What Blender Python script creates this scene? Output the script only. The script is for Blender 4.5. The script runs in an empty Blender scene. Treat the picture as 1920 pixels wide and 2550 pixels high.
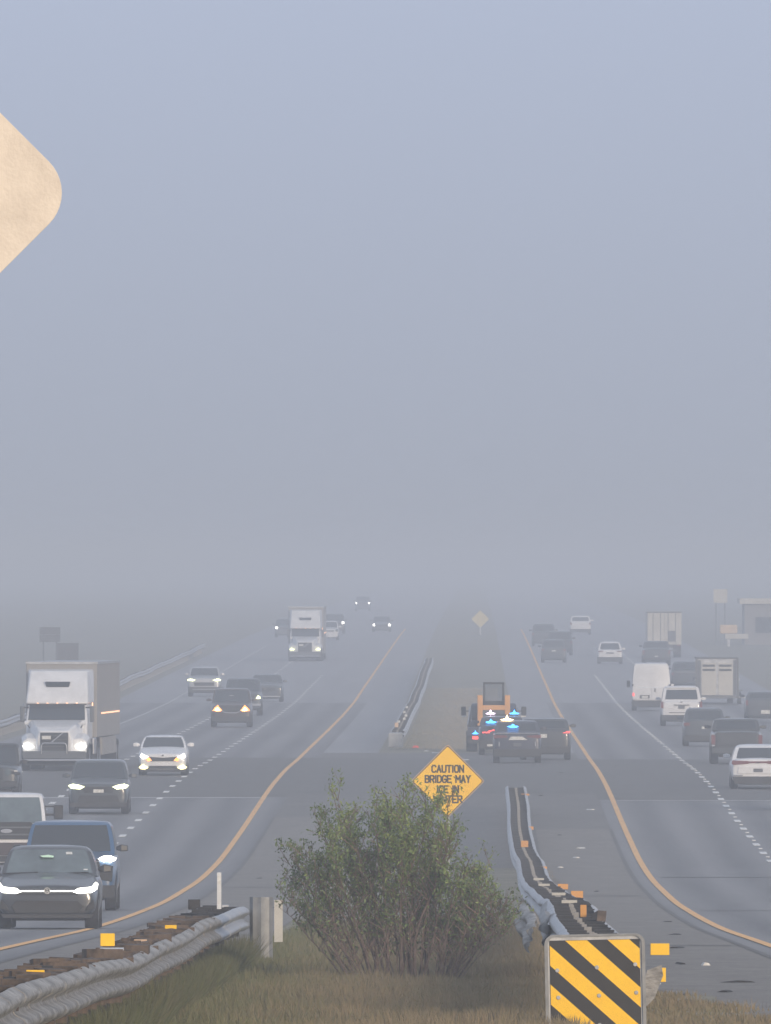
import bpy, math, random
import numpy as np
from mathutils import Vector, Euler, Matrix

random.seed(7)
rng = np.random.default_rng(7)
S = bpy.context.scene
C = S.collection

# ------------------------------------------------------------------ camera, world, sun, exposure
CAM_Z = 8.0
cam = bpy.data.cameras.new('camera')
cam.sensor_fit = 'HORIZONTAL'; cam.sensor_width = 36.0
cam.lens = 36.0 * 45000 / 1920
cam.clip_start = 0.5; cam.clip_end = 30000
camo = bpy.data.objects.new('camera', cam); C.objects.link(camo)
camo.location = (0, 0, CAM_Z)
camo.rotation_euler = (math.radians(90 + math.degrees(math.atan(125 / 45000))), 0,
                       math.radians(math.degrees(math.atan(225 / 45000))))
S.camera = camo

SUN_EL, SUN_AZ = 9.0, 155.0            # degrees; azimuth clockwise from +Y (behind the camera, to its right)
world = bpy.data.worlds.new('World'); S.world = world; world.use_nodes = True
wn = world.node_tree.nodes; wl = world.node_tree.links
wn.clear()
w_out = wn.new('ShaderNodeOutputWorld'); w_bg = wn.new('ShaderNodeBackground')
w_bg.inputs['Strength'].default_value = 0.1
sky = wn.new('ShaderNodeTexSky'); sky.sky_type = 'NISHITA'; sky.sun_disc = False
sky.sun_elevation = math.radians(SUN_EL); sky.sun_rotation = math.radians(SUN_AZ)
sky.air_density = 1.0; sky.dust_density = 2.0; sky.ozone_density = 1.5
tc = wn.new('ShaderNodeTexCoord'); sx = wn.new('ShaderNodeSeparateXYZ')
ramp = wn.new('ShaderNodeValToRGB')
# fog bank above the haze layer: same in every direction, only its brightness changes with height
cr = ramp.color_ramp
cr.elements[0].position = 0.0; cr.elements[0].color = (0.410, 0.446, 0.535, 1)
cr.elements[1].position = 1.0; cr.elements[1].color = (0.66, 0.71, 0.82, 1)
e = cr.elements.new(0.035); e.color = (0.485, 0.553, 0.725, 1)
e = cr.elements.new(0.30); e.color = (0.56, 0.615, 0.74, 1)
mul = wn.new('ShaderNodeMixRGB'); mul.blend_type = 'MULTIPLY'; mul.inputs['Fac'].default_value = 1
mul.inputs['Color2'].default_value = (10, 10, 10, 1)
mixw = wn.new('ShaderNodeMixRGB'); mixw.inputs['Fac'].default_value = 0.10
wl.new(tc.outputs['Generated'], sx.inputs[0]); wl.new(sx.outputs['Z'], ramp.inputs['Fac'])
wl.new(ramp.outputs['Color'], mul.inputs['Color1'])
wl.new(mul.outputs['Color'], mixw.inputs['Color1']); wl.new(sky.outputs['Color'], mixw.inputs['Color2'])
wl.new(mixw.outputs['Color'], w_bg.inputs['Color']); wl.new(w_bg.outputs['Background'], w_out.inputs['Surface'])

sun = bpy.data.lights.new('sun', 'SUN'); sun.energy = 2.7; sun.angle = math.radians(10)
sun.color = (1.0, 0.80, 0.58)
suno = bpy.data.objects.new('sun', sun); C.objects.link(suno)
az, el = math.radians(SUN_AZ), math.radians(SUN_EL)
sd = Vector((math.sin(az) * math.cos(el), math.cos(az) * math.cos(el), math.sin(el)))
suno.rotation_euler = sd.to_track_quat('Z', 'Y').to_euler()
suno.location = (30, -40, 60)

S.view_settings.view_transform = 'Standard'; S.view_settings.look = 'None'
S.view_settings.exposure = 0.0; S.view_settings.gamma = 1.0
S.view_settings.use_curve_mapping = False
S.render.engine = 'CYCLES'
S.cycles.use_denoising = True
S.cycles.max_bounces = 6; S.cycles.diffuse_bounces = 2; S.cycles.glossy_bounces = 3
S.cycles.volume_bounces = 2; S.cycles.transparent_max_bounces = 8
S.cycles.sample_clamp_indirect = 4

# ------------------------------------------------------------------ helpers
_HZ = [(-400, 2.0), (0, 2.0), (60, 2.7), (110, 3.45), (124, 3.6), (154, 4.1), (213, 4.92), (227, 5.08), (278, 5.86),
       (320, 6.52), (352, 6.95), (395, 7.47), (447, 7.9), (482, 8.0), (507, 7.92), (534, 7.83), (572, 7.64), (603, 7.5),
       (650, 7.47), (687, 7.58), (759, 7.68), (841, 7.8), (935, 7.9), (1020, 7.88), (1114, 7.65), (1253, 7.38),
       (1376, 7.1), (1636, 6.6), (2200, 6.1), (3200, 6.0), (12000, 6.0)]
_hx = np.array([a for a, b in _HZ], float); _hy = np.array([b for a, b in _HZ], float)
def _smooth(z):
    # linear profile rounded with a short moving average, so that the road bends softly
    z = np.asarray(z, float)
    k = np.array([-12, -6, 0, 6, 12.0])
    return np.mean([np.interp(z + d, _hx, _hy) for d in k], axis=0)
def gz(y):
    return float(CAM_Z - _smooth(y))
def slope(y):
    return (gz(y + 2) - gz(y - 2)) / 4.0

def new_mat(name, color, rough=0.6, metal=0.0, var=0.0, scale=3.0, bump=0.0, bscale=20.0, emit=None, estr=0.0,
            coat=0.0, ior=1.5, stretch=(1, 1, 1), color2=None, spec=0.5):
    m = bpy.data.materials.new(name); m.use_nodes = True
    nt = m.node_tree; b = nt.nodes['Principled BSDF']
    b.inputs['Base Color'].default_value = (*color, 1)
    b.inputs['Roughness'].default_value = rough; b.inputs['Metallic'].default_value = metal
    b.inputs['IOR'].default_value = ior; b.inputs['Coat Weight'].default_value = coat
    b.inputs['Specular IOR Level'].default_value = spec
    if emit:
        b.inputs['Emission Color'].default_value = (*emit, 1); b.inputs['Emission Strength'].default_value = estr
    if var > 0 or bump > 0 or color2:
        t = nt.nodes.new('ShaderNodeTexCoord'); mp = nt.nodes.new('ShaderNodeMapping')
        mp.inputs['Scale'].default_value = stretch
        nt.links.new(t.outputs['Object'], mp.inputs['Vector'])
    if var > 0 or color2:
        n = nt.nodes.new('ShaderNodeTexNoise'); n.inputs['Scale'].default_value = scale
        n.inputs['Detail'].default_value = 5; n.inputs['Roughness'].default_value = 0.65
        nt.links.new(mp.outputs[0], n.inputs['Vector'])
        r = nt.nodes.new('ShaderNodeValToRGB')
        c2 = color2 if color2 else tuple(c * (1 - var) for c in color)
        c1 = color if color2 else tuple(min(1, c * (1 + var)) for c in color)
        r.color_ramp.elements[0].position = 0.32; r.color_ramp.elements[0].color = (*c2, 1)
        r.color_ramp.elements[1].position = 0.68; r.color_ramp.elements[1].color = (*c1, 1)
        nt.links.new(n.outputs['Fac'], r.inputs['Fac']); nt.links.new(r.outputs['Color'], b.inputs['Base Color'])
    if bump > 0:
        n2 = nt.nodes.new('ShaderNodeTexNoise'); n2.inputs['Scale'].default_value = bscale; n2.inputs['Detail'].default_value = 4
        nt.links.new(mp.outputs[0], n2.inputs['Vector'])
        bp = nt.nodes.new('ShaderNodeBump'); bp.inputs['Strength'].default_value = bump; bp.inputs['Distance'].default_value = 0.02
        nt.links.new(n2.outputs['Fac'], bp.inputs['Height']); nt.links.new(bp.outputs[0], b.inputs['Normal'])
    return m

class MB:
    def __init__(s): s.v = []; s.f = []
    def add(s, vs, fs):
        o = len(s.v); s.v += [tuple(p) for p in vs]; s.f += [tuple(i + o for i in f) for f in fs]; return s
    def box(s, x0, x1, y0, y1, z0, z1):
        vs = [(x, y, z) for z in (z0, z1) for y in (y0, y1) for x in (x0, x1)]
        return s.add(vs, [(0, 2, 3, 1), (4, 5, 7, 6), (0, 1, 5, 4), (2, 6, 7, 3), (0, 4, 6, 2), (1, 3, 7, 5)])
    def prism(s, pts, y0, y1, back=1.0, bc=(0, 0)):
        n = len(pts)
        vs = [(x, y0, z) for x, z in pts] + [(bc[0] + (x - bc[0]) * back, y1, bc[1] + (z - bc[1]) * back) for x, z in pts]
        return s.add(vs, [tuple(range(n)), tuple(range(2 * n - 1, n - 1, -1))] + [(i, i + n, (i + 1) % n + n, (i + 1) % n) for i in range(n)])
    def tube(s, p0, p1, r0, r1=None, n=8):
        r1 = r0 if r1 is None else r1
        a = Vector(p0); b = Vector(p1); d = (b - a).normalized()
        u = d.orthogonal().normalized(); w = d.cross(u)
        vs = [a + (u * math.cos(2 * math.pi * i / n) + w * math.sin(2 * math.pi * i / n)) * r0 for i in range(n)]
        vs += [b + (u * math.cos(2 * math.pi * i / n) + w * math.sin(2 * math.pi * i / n)) * r1 for i in range(n)]
        return s.add(vs, [tuple(range(n - 1, -1, -1)), tuple(range(n, 2 * n))] + [(i, (i + 1) % n, (i + 1) % n + n, i + n) for i in range(n)])
    def path(s, pts, r, n=8):
        for a, b in zip(pts[:-1], pts[1:]): s.tube(a, b, r, r, n)
        return s
    def loft(s, rings, cap=True):
        n = len(rings[0]); vs = [p for r in rings for p in r]; fs = []
        for k in range(len(rings) - 1):
            for i in range(n):
                fs.append((k * n + i, k * n + (i + 1) % n, (k + 1) * n + (i + 1) % n, (k + 1) * n + i))
        if cap: fs += [tuple(range(n - 1, -1, -1)), tuple(range((len(rings) - 1) * n, len(rings) * n))]
        return s.add(vs, fs)
    def lathe_x(s, prof, cx, cy, cz, n=24):
        # prof: list of (x offset, radius)
        rings = [[(cx + x, cy + r * math.cos(2 * math.pi * i / n), cz + r * math.sin(2 * math.pi * i / n)) for i in range(n)] for x, r in prof]
        return s.loft(rings)
    def mesh(s, name, smooth=None):
        me = bpy.data.meshes.new(name); me.from_pydata(s.v, [], s.f); me.validate()
        import bmesh
        bm = bmesh.new(); bm.from_mesh(me); bmesh.ops.recalc_face_normals(bm, faces=bm.faces[:]); bm.to_mesh(me); bm.free()
        if smooth is not None:
            me.shade_smooth()
            if smooth > 0: me.set_sharp_from_angle(angle=math.radians(smooth))
        return me
    def build(s, name, mat, parent=None, smooth=None, bevel=0, subsurf=0, label=None):
        me = s.mesh(name, smooth); me.materials.append(mat)
        o = link(name, me, parent)
        if bevel:
            b = o.modifiers.new('bevel', 'BEVEL'); b.width = bevel; b.segments = 2; b.limit_method = 'ANGLE'; b.angle_limit = math.radians(35)
        if subsurf:
            m = o.modifiers.new('subsurf', 'SUBSURF'); m.levels = subsurf; m.render_levels = subsurf
        if label: o['label'] = label
        return o

def link(name, me, parent=None):
    o = bpy.data.objects.new(name, me); C.objects.link(o)
    if parent: o.parent = parent
    return o
def tag(o, label=None, cat=None, group=None, kind=None):
    if label: o['label'] = label
    if cat: o['category'] = cat
    if group: o['group'] = group
    if kind: o['kind'] = kind
    return o
def thing(name, label, cat, loc=(0, 0, 0), rot=(0, 0, 0), group=None):
    o = bpy.data.objects.new(name, None); C.objects.link(o); o.empty_display_size = 0.3
    o.location = loc; o.rotation_euler = rot
    return tag(o, label, cat, group)

# ------------------------------------------------------------------ materials
M = {}
def paint(name, col, rough=0.35, coat=0.6, metal=0.0):
    M[name] = new_mat(name, col, rough, metal, var=0.10, scale=2.0, coat=coat)
paint('paint_white', (0.70, 0.72, 0.755)); paint('paint_silver', (0.42, 0.44, 0.47), 0.35, 0.5, 0.3)
paint('paint_black', (0.018, 0.020, 0.024)); paint('paint_charcoal', (0.035, 0.040, 0.048))
paint('paint_blue', (0.035, 0.10, 0.22), 0.3); paint('paint_maroon', (0.045, 0.028, 0.025))
paint('paint_navy', (0.030, 0.036, 0.065)); paint('paint_grey', (0.10, 0.11, 0.125))
paint('paint_slate', (0.050, 0.060, 0.072)); paint('paint_orange', (0.66, 0.33, 0.10), 0.5, 0.1)
M['glass'] = new_mat('glass', (0.022, 0.029, 0.037), 0.08, ior=1.65, coat=0.3)
M['glass_light'] = new_mat('glass_light', (0.075, 0.105, 0.115), 0.10, var=0.35, scale=2.2, ior=1.9, coat=0.5)
M['rubber'] = new_mat('rubber', (0.018, 0.018, 0.020), 0.85, var=0.3, scale=8)
M['rim'] = new_mat('rim', (0.35, 0.36, 0.38), 0.4, 0.8, var=0.2)
M['plastic'] = new_mat('plastic', (0.022, 0.023, 0.026), 0.6, var=0.25, scale=6)
M['grille'] = new_mat('grille', (0.012, 0.013, 0.015), 0.5, var=0.3, scale=12)
M['chrome'] = new_mat('chrome', (0.65, 0.66, 0.68), 0.22, 0.9, var=0.1)
M['plate'] = new_mat('plate', (0.62, 0.63, 0.62), 0.5, var=0.25, scale=14)
M['head'] = new_mat('head', (0.9, 0.9, 0.85), 0.2, emit=(1.0, 0.98, 0.86), estr=6.0)
M['head_warm'] = new_mat('head_warm', (0.9, 0.8, 0.6), 0.2, emit=(1.0, 0.62, 0.28), estr=6.0)
M['head_green'] = new_mat('head_green', (0.9, 0.9, 0.7), 0.2, emit=(0.93, 1.0, 0.50), estr=3.2)
M['amber'] = new_mat('amber', (0.9, 0.35, 0.08), 0.3, emit=(1.0, 0.34, 0.08), estr=3.0)
M['marker'] = new_mat('marker', (0.9, 0.5, 0.3), 0.3, emit=(1.0, 0.50, 0.26), estr=2.2)
M['fog_lamp'] = new_mat('fog_lamp', (0.9, 0.8, 0.4), 0.3, emit=(1.0, 0.88, 0.40), estr=3.6)
M['red_on'] = new_mat('red_on', (0.8, 0.05, 0.04), 0.3, emit=(1.0, 0.10, 0.09), estr=2.2)
M['red_dim'] = new_mat('red_dim', (0.15, 0.03, 0.035), 0.35, var=0.2, scale=9)
M['blue_on'] = new_mat('blue_on', (0.05, 0.3, 0.9), 0.3, emit=(0.04, 0.36, 1.0), estr=6.5)
M['white_on'] = new_mat('white_on', (0.9, 0.8, 0.95), 0.3, emit=(0.95, 0.72, 1.0), estr=5.5)
M['steel'] = new_mat('steel', (0.42, 0.44, 0.47), 0.5, 0.55, var=0.28, scale=4.5, bump=0.15, bscale=14)
M['steel_old'] = new_mat('steel_old', (0.42, 0.41, 0.395), 0.62, 0.25, color2=(0.13, 0.125, 0.115), scale=4.0, bump=0.5, bscale=12, stretch=(1, 0.35, 3))
M['steel_mid'] = new_mat('steel_mid', (0.25, 0.26, 0.27), 0.6, 0.3, var=0.2, scale=5)
M['steel_dark'] = new_mat('steel_dark', (0.12, 0.125, 0.13), 0.6, 0.4, var=0.4, scale=8)
M['wood'] = new_mat('wood', (0.155, 0.115, 0.088), 0.9, color2=(0.035, 0.030, 0.028), scale=6, bump=0.5, bscale=30)
M['wood_dark'] = new_mat('wood_dark', (0.040, 0.042, 0.048), 0.85, color2=(0.016, 0.017, 0.020), scale=6)
M['post'] = new_mat('post', (0.24, 0.235, 0.23), 0.7, 0.2, var=0.3, scale=7)
M['sheet_yellow'] = new_mat('sheet_yellow', (1.0, 0.57, 0.0), 0.45, var=0.06, scale=5)
M['sheet_orange'] = new_mat('sheet_orange', (0.62, 0.29, 0.06), 0.45, var=0.10, scale=9)
M['sheet_black'] = new_mat('sheet_black', (0.016, 0.014, 0.014), 0.6, var=0.3, scale=11)
M['sign_rim'] = new_mat('sign_rim', (0.055, 0.035, 0.02), 0.6, var=0.2)
M['sign_edge'] = new_mat('sign_edge', (0.60, 0.42, 0.28), 0.6, var=0.2)
M['alu'] = new_mat('alu', (0.80, 0.72, 0.62), 0.62, 0.0, color2=(0.66, 0.59, 0.51), scale=12, bump=0.10, bscale=120, stretch=(1, 1, 1))
M['white_plastic'] = new_mat('white_plastic', (0.62, 0.64, 0.66), 0.6, var=0.1)
M['sign_back'] = new_mat('sign_back', (0.10, 0.11, 0.13), 0.6, 0.3, var=0.15)
M['stain'] = new_mat('stain', (0.02, 0.02, 0.02), 0.9, var=0.3, scale=9)
M['cream'] = new_mat('cream', (0.50, 0.49, 0.45), 0.7, var=0.12, scale=1.2)
M['pale_stone'] = new_mat('pale_stone', (0.45, 0.45, 0.44), 0.8, var=0.2)
M['mint_reflection'] = new_mat('mint_reflection', (0.55, 0.85, 0.72), 0.4)  # colour of a greenish windshield reflection, painted on
M['wall_grey'] = new_mat('wall_grey', (0.22, 0.22, 0.23), 0.8, var=0.15)
M['trailer_grey'] = new_mat('trailer_grey', (0.30, 0.295, 0.29), 0.7, var=0.10, scale=1.2)
M['white_dull'] = new_mat('white_dull', (0.42, 0.42, 0.41), 0.6, var=0.3, scale=1.5)
M['haze_paled_orange'] = new_mat('haze_paled_orange', (0.62, 0.46, 0.30), 0.7, var=0.15)  # orange lightened towards fog grey: distance haze put into the colour
M['haze_paled_yellow'] = new_mat('haze_paled_yellow', (0.62, 0.53, 0.26), 0.7, var=0.15)  # yellow paled in the same way, haze painted into the far sign
M['red_cloth'] = new_mat('red_cloth', (0.65, 0.06, 0.04), 0.8, var=0.2)

m_ = bpy.data.materials.new('glass_clear'); m_.use_nodes = True; _n = m_.node_tree.nodes; _n.clear()
_o = _n.new('ShaderNodeOutputMaterial'); _x = _n.new('ShaderNodeMixShader'); _t = _n.new('ShaderNodeBsdfTransparent'); _g = _n.new('ShaderNodeBsdfGlossy')
_t.inputs['Color'].default_value = (0.80, 0.83, 0.84, 1); _g.inputs['Roughness'].default_value = 0.1; _x.inputs['Fac'].default_value = 0.2
for _a, _b in ((_t.outputs[0], _x.inputs[1]), (_g.outputs[0], _x.inputs[2]), (_x.outputs[0], _o.inputs['Surface'])): m_.node_tree.links.new(_a, _b)
M['glass_clear'] = m_

def road_mat(name, c1, c2, lane_x=None, rough=0.68, spec=0.4, m1=(1.1, 0.018)):
    m = bpy.data.materials.new(name); m.use_nodes = True; nt = m.node_tree; N = nt.nodes; L = nt.links
    b = N['Principled BSDF']; b.inputs['Roughness'].default_value = rough; b.inputs['Specular IOR Level'].default_value = spec
    t = N.new('ShaderNodeTexCoord')
    mp = N.new('ShaderNodeMapping'); mp.inputs['Scale'].default_value = (*m1, 1); L.new(t.outputs['Object'], mp.inputs['Vector'])
    n1 = N.new('ShaderNodeTexNoise'); n1.inputs['Scale'].default_value = 1.0; n1.inputs['Detail'].default_value = 6; n1.inputs['Roughness'].default_value = 0.7
    L.new(mp.outputs[0], n1.inputs['Vector'])
    mp2 = N.new('ShaderNodeMapping'); mp2.inputs['Scale'].default_value = (6.0, 0.5, 1); L.new(t.outputs['Object'], mp2.inputs['Vector'])
    n2 = N.new('ShaderNodeTexNoise'); n2.inputs['Scale'].default_value = 1.0; n2.inputs['Detail'].default_value = 6; n2.inputs['Roughness'].default_value = 0.8
    L.new(mp2.outputs[0], n2.inputs['Vector'])
    ad = N.new('ShaderNodeMath'); ad.operation = 'MULTIPLY_ADD'; ad.inputs[1].default_value = 0.6
    L.new(n1.outputs['Fac'], ad.inputs[0])
    sc = N.new('ShaderNodeMath'); sc.operation = 'MULTIPLY'; sc.inputs[1].default_value = 0.4; L.new(n2.outputs['Fac'], sc.inputs[0]); L.new(sc.outputs[0], ad.inputs[2])
    last = ad.outputs[0]
    if lane_x is not None:       # polished wheel paths and the oil stripe of each lane, worn into the surface
        xs = N.new('ShaderNodeSeparateXYZ'); L.new(t.outputs['Object'], xs.inputs[0])
        sb = N.new('ShaderNodeMath'); sb.operation = 'MULTIPLY_ADD'; sb.inputs[1].default_value = 2 * math.pi / (lane_x[1] / 2); sb.inputs[2].default_value = -lane_x[0] * 2 * math.pi / (lane_x[1] / 2)
        L.new(xs.outputs['X'], sb.inputs[0])
        sn = N.new('ShaderNodeMath'); sn.operation = 'COSINE'; L.new(sb.outputs[0], sn.inputs[0])
        m3 = N.new('ShaderNodeMath'); m3.operation = 'MULTIPLY_ADD'; m3.inputs[1].default_value = 0.16; L.new(sn.outputs[0], m3.inputs[0]); L.new(last, m3.inputs[2]); last = m3.outputs[0]
    r = N.new('ShaderNodeValToRGB')
    r.color_ramp.elements[0].position = 0.28; r.color_ramp.elements[0].color = (*c2, 1)
    r.color_ramp.elements[1].position = 0.72; r.color_ramp.elements[1].color = (*c1, 1)
    L.new(last, r.inputs['Fac']); L.new(r.outputs['Color'], b.inputs['Base Color'])
    nb = N.new('ShaderNodeTexNoise'); nb.inputs['Scale'].default_value = 45; L.new(t.outputs['Object'], nb.inputs['Vector'])
    bp = N.new('ShaderNodeBump'); bp.inputs['Strength'].default_value = 0.25; bp.inputs['Distance'].default_value = 0.006
    L.new(nb.outputs['Fac'], bp.inputs['Height']); L.new(bp.outputs[0], b.inputs['Normal'])
    return m
M['asphalt_left'] = road_mat('asphalt_left', (0.225, 0.222, 0.225), (0.115, 0.115, 0.122), lane_x=(-8.5, 3.35))
M['asphalt_right'] = road_mat('asphalt_right', (0.225, 0.222, 0.225), (0.115, 0.115, 0.122), lane_x=(6.1, 3.48))
M['asphalt_dark'] = road_mat('asphalt_dark', (0.165, 0.158, 0.150), (0.085, 0.081, 0.078), spec=0.25, m1=(0.9, 0.3))
M['haze_paled_pavement'] = road_mat('haze_paled_pavement', (0.33, 0.33, 0.34), (0.19, 0.19, 0.20))  # asphalt lightened towards fog grey, haze painted into the far surface
M['shoulder'] = road_mat('shoulder', (0.275, 0.250, 0.220), (0.120, 0.110, 0.100), spec=0.25, m1=(1.1, 0.45))
M['crossover'] = road_mat('crossover', (0.195, 0.182, 0.170), (0.090, 0.085, 0.080), spec=0.3, m1=(0.9, 0.35))
M['paint_yellow_line'] = new_mat('paint_yellow_line', (0.95, 0.47, 0.14), 0.6, var=0.22, scale=1.3)
M['paint_white_line'] = new_mat('paint_white_line', (0.80, 0.80, 0.78), 0.6, var=0.12, scale=1.5)
M['tar'] = new_mat('tar', (0.085, 0.085, 0.09), 0.7, var=0.3, scale=2)
M['joint'] = new_mat('joint', (0.5, 0.5, 0.5), 0.7, var=0.2)
M['ground'] = new_mat('ground', (0.27, 0.245, 0.185), 0.95, color2=(0.16, 0.155, 0.11), scale=0.35, bump=0.5, bscale=8)
M['dirt'] = new_mat('dirt', (0.20, 0.165, 0.12), 0.95, color2=(0.13, 0.115, 0.10), scale=1.4, bump=0.4, bscale=9)

# ------------------------------------------------------------------ the setting
YS = np.concatenate([np.arange(-300, 0, 50), np.arange(0, 1700, 8), np.arange(1700, 3300, 50), np.arange(3300, 9001, 300)])
ZS = CAM_Z - _smooth(YS)
def strip(name, xs, y0, y1, dz, mat, parent=None, label=None, wob=0.0, thick=0.0):
    yy = [y0] + [y for y in YS if y0 < y < y1] + [y1]
    if y1 - y0 < 400:
        yy = list(np.linspace(y0, y1, max(2, int((y1 - y0) / 4) + 1)))
    nx = len(xs); vs = []; fs = []
    for y in yy:
        z = gz(y) + dz
        w = wob * (math.sin(y * 0.23) + 0.6 * math.sin(y * 0.71 + 1)) if wob else 0
        for k, x in enumerate(xs): vs.append((x + (w if k in (0, nx - 1) else 0), y, z))
    for j in range(len(yy) - 1):
        for i in range(nx - 1): fs.append((j * nx + i, j * nx + i + 1, (j + 1) * nx + i + 1, (j + 1) * nx + i))
    me = bpy.data.meshes.new(name); me.from_pydata(vs, [], fs); me.materials.append(mat); me.shade_smooth()
    o = link(name, me, parent)
    if not parent: o['kind'] = 'structure'
    if label: o['label'] = label
    return o
ground = strip('ground', [-4000, -400, -60, -25, -10, 0, 10, 25, 60, 400, 4000], -300, 9000, 0.0, M['ground'])
road_l = strip('road_left', list(np.linspace(-20.4, -6.1, 8)), -300, 9000, 0.012, M['asphalt_left'])
road_r = strip('road_right', list(np.linspace(3.95, 17.6, 8)), -300, 9000, 0.012, M['asphalt_right'])
sh_l = strip('shoulder_left', [-6.1, -5.2, -4.4, -3.5], -300, 548, 0.016, M['shoulder'], wob=0.0)
sh_r = strip('shoulder_right', [1.75, 2.6, 3.3, 3.95], -300, 530, 0.016, M['shoulder'], wob=0.0)
strip('dirt_verge', [1.1, 1.8, 2.55], 100, 192, 0.024, M['ground'], wob=0.12)
strip('dirt_verge', [1.1, 1.6, 1.95], 192, 450, 0.024, M['dirt'], wob=0.10)
strip('haze_paled_strip', list(np.linspace(-20.4, -6.1, 5)), 1010, 9000, 0.017, M['haze_paled_pavement'], road_l)  # paler overlay: the far road's fade into haze is put into its colour
strip('haze_paled_strip', list(np.linspace(3.95, 17.6, 5)), 1010, 9000, 0.017, M['haze_paled_pavement'], road_r)
cross = strip('median_crossover', [-6.1, -3, 0, 2, 3.95], 470, 722, 0.008, M['crossover'])
shf_l = strip('shoulder_left', [-6.1, -5, -3.9], 722, 9000, 0.008, M['haze_paled_pavement'])  # far shoulders take the same haze-lightened colour
shf_r = strip('shoulder_right', [1.9, 2.8, 3.95], 722, 9000, 0.008, M['haze_paled_pavement'])
strip('resurfaced_band', [-17.4, -12, -6.1], 583, 701, 0.018, M['asphalt_dark'], road_l)
strip('resurfaced_band', [3.95, 9, 15.2], 578, 694, 0.018, M['asphalt_dark'], road_r)
strip('resurfaced_band', [-6.1, -3, 0, 3.95], 590, 700, 0.014, M['asphalt_dark'], cross)
strip('transverse_joint', [-17.2, -12, -6.9], 580.9, 582.4, 0.022, M['white_dull'], road_l)
strip('transverse_joint', [4.5, 9, 15], 576.2, 577.1, 0.022, M['white_dull'], road_r)
strip('edge_line', [-6.91, -6.75], -300, 1750, 0.026, M['paint_yellow_line'], road_l, 'solid yellow line along the median side')
strip('edge_line', [4.29, 4.45], -300, 1750, 0.026, M['paint_yellow_line'], road_r, 'solid yellow line along the median side')
strip('edge_line', [-17.28, -17.12], -300, 1500, 0.026, M['white_dull'], road_l, 'solid white line along the outer lane')
strip('edge_line', [14.85, 15.0], -300, 1300, 0.026, M['white_dull'], road_r, 'solid white line along the outer lane')
strip('sealed_crack', [-6.18, -6.08], -300, 548, 0.022, M['asphalt_dark'], road_l)
strip('sealed_crack', [3.90, 4.0], -300, 530, 0.022, M['asphalt_dark'], road_r)
for x0_, x1_, y_, par in ((-9.9, -7.2, 352, road_l), (-13.2, -10.4, 418, road_l), (4.6, 7.6, 372, road_r), (4.6, 11, 452, road_r), (-6.0, -3.7, 300, road_l), (2.0, 3.8, 268, road_r), (1.9, 3.8, 410, road_r), (-6.0, -3.7, 430, road_l)):
    strip('transverse_crack', [x0_, (x0_ + x1_) / 2, x1_], y_, y_ + 0.9, 0.023, M['tar'], par)
# lane dashes: 3 m long, one every 12.2 m
dash_me = MB().box(-0.095, 0.095, -1.55, 1.55, 0.0, 0.006).mesh('lane_dash'); dash_me.materials.append(M['paint_white_line'])
dot_me = MB().box(-0.05, 0.05, -0.3, 0.3, 0.0, 0.015).mesh('road_stud'); dot_me.materials.append(M['paint_white_line'])
def dashes(x, parent, y0, y1, phase, studs=False):
    y = y0 + phase
    while y < y1:
        o = link('lane_dash', dash_me, parent); o.location = (x, y, gz(y) + 0.022); o.rotation_euler = (math.atan(slope(y)), 0, 0)
        if studs:
            o = link('road_stud', dot_me, parent); o.location = (x + 0.02, y + 6.1, gz(y + 6.1) + 0.02); o.rotation_euler = (math.atan(slope(y)), 0, 0)
        y += 12.2
dashes(-10.15, road_l, 260, 1200, 3)
dashes(-13.4, road_l, 260, 1500, 7)
dashes(7.85, road_r, 330, 1200, 5, studs=True)
dashes(11.3, road_r, 330, 1500, 1)

# haze: one closed box round the camera and the whole scene
hz = MB().box(-4200, 4200, -320, 9200, -1.5, 11.2)
hm = bpy.data.materials.new('haze'); hm.use_nodes = True
hn = hm.node_tree.nodes; hn.clear()
ho = hn.new('ShaderNodeOutputMaterial'); hv = hn.new('ShaderNodeVolumePrincipled')
hv.inputs['Color'].default_value = (0.690, 0.760, 0.875, 1); hv.inputs['Density'].default_value = 0.00088
hv.inputs['Anisotropy'].default_value = 0.0
hm.node_tree.links.new(hv.outputs[0], ho.inputs['Volume'])
hzo = hz.build('haze', hm); hzo['kind'] = 'stuff'; hzo.display_type = 'WIRE'

# ------------------------------------------------------------------ vehicles
_wheel_cache = {}
def wheel_meshes(r, w, rim='rim'):
    k = (round(r, 3), round(w, 3))
    if k not in _wheel_cache:
        t = MB().lathe_x([(-w / 2, r * 0.62), (-w / 2, r * 0.93), (-w * 0.38, r), (w * 0.38, r), (w / 2, r * 0.93), (w / 2, r * 0.62)], 0, 0, 0, 24).mesh('wheel', 40)
        t.materials.append(M['rubber'])
        m = MB().lathe_x([(-w / 2 - 0.004, r * 0.60), (-w / 2 + 0.02, r * 0.15), (-w / 2 - 0.006, r * 0.12), (w / 2 + 0.006, r * 0.12), (w / 2 - 0.02, r * 0.15), (w / 2 + 0.004, r * 0.60)], 0, 0, 0, 16).mesh('rim', 30)
        m.materials.append(M[rim])
        _wheel_cache[k] = (t, m)
    return _wheel_cache[k]
def add_wheel(root, x, y, r, w=0.23):
    t, m = wheel_meshes(r, w)
    o = link('wheel', t, root); o.location = (x, y, r)
    q = link('rim', m, o)
    return o

def place(name, label, cat, x, y_near, length, away, group, yaw=0.0):
    """root at the middle of the vehicle; y_near is where its end nearest to the camera stands"""
    yc = y_near + length / 2; s = slope(yc)
    rz = math.pi + yaw if away else yaw
    return thing(name, label, cat, (x, yc, gz(yc) + 0.02), (math.atan(-s if away else s), 0, rz), group)

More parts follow.
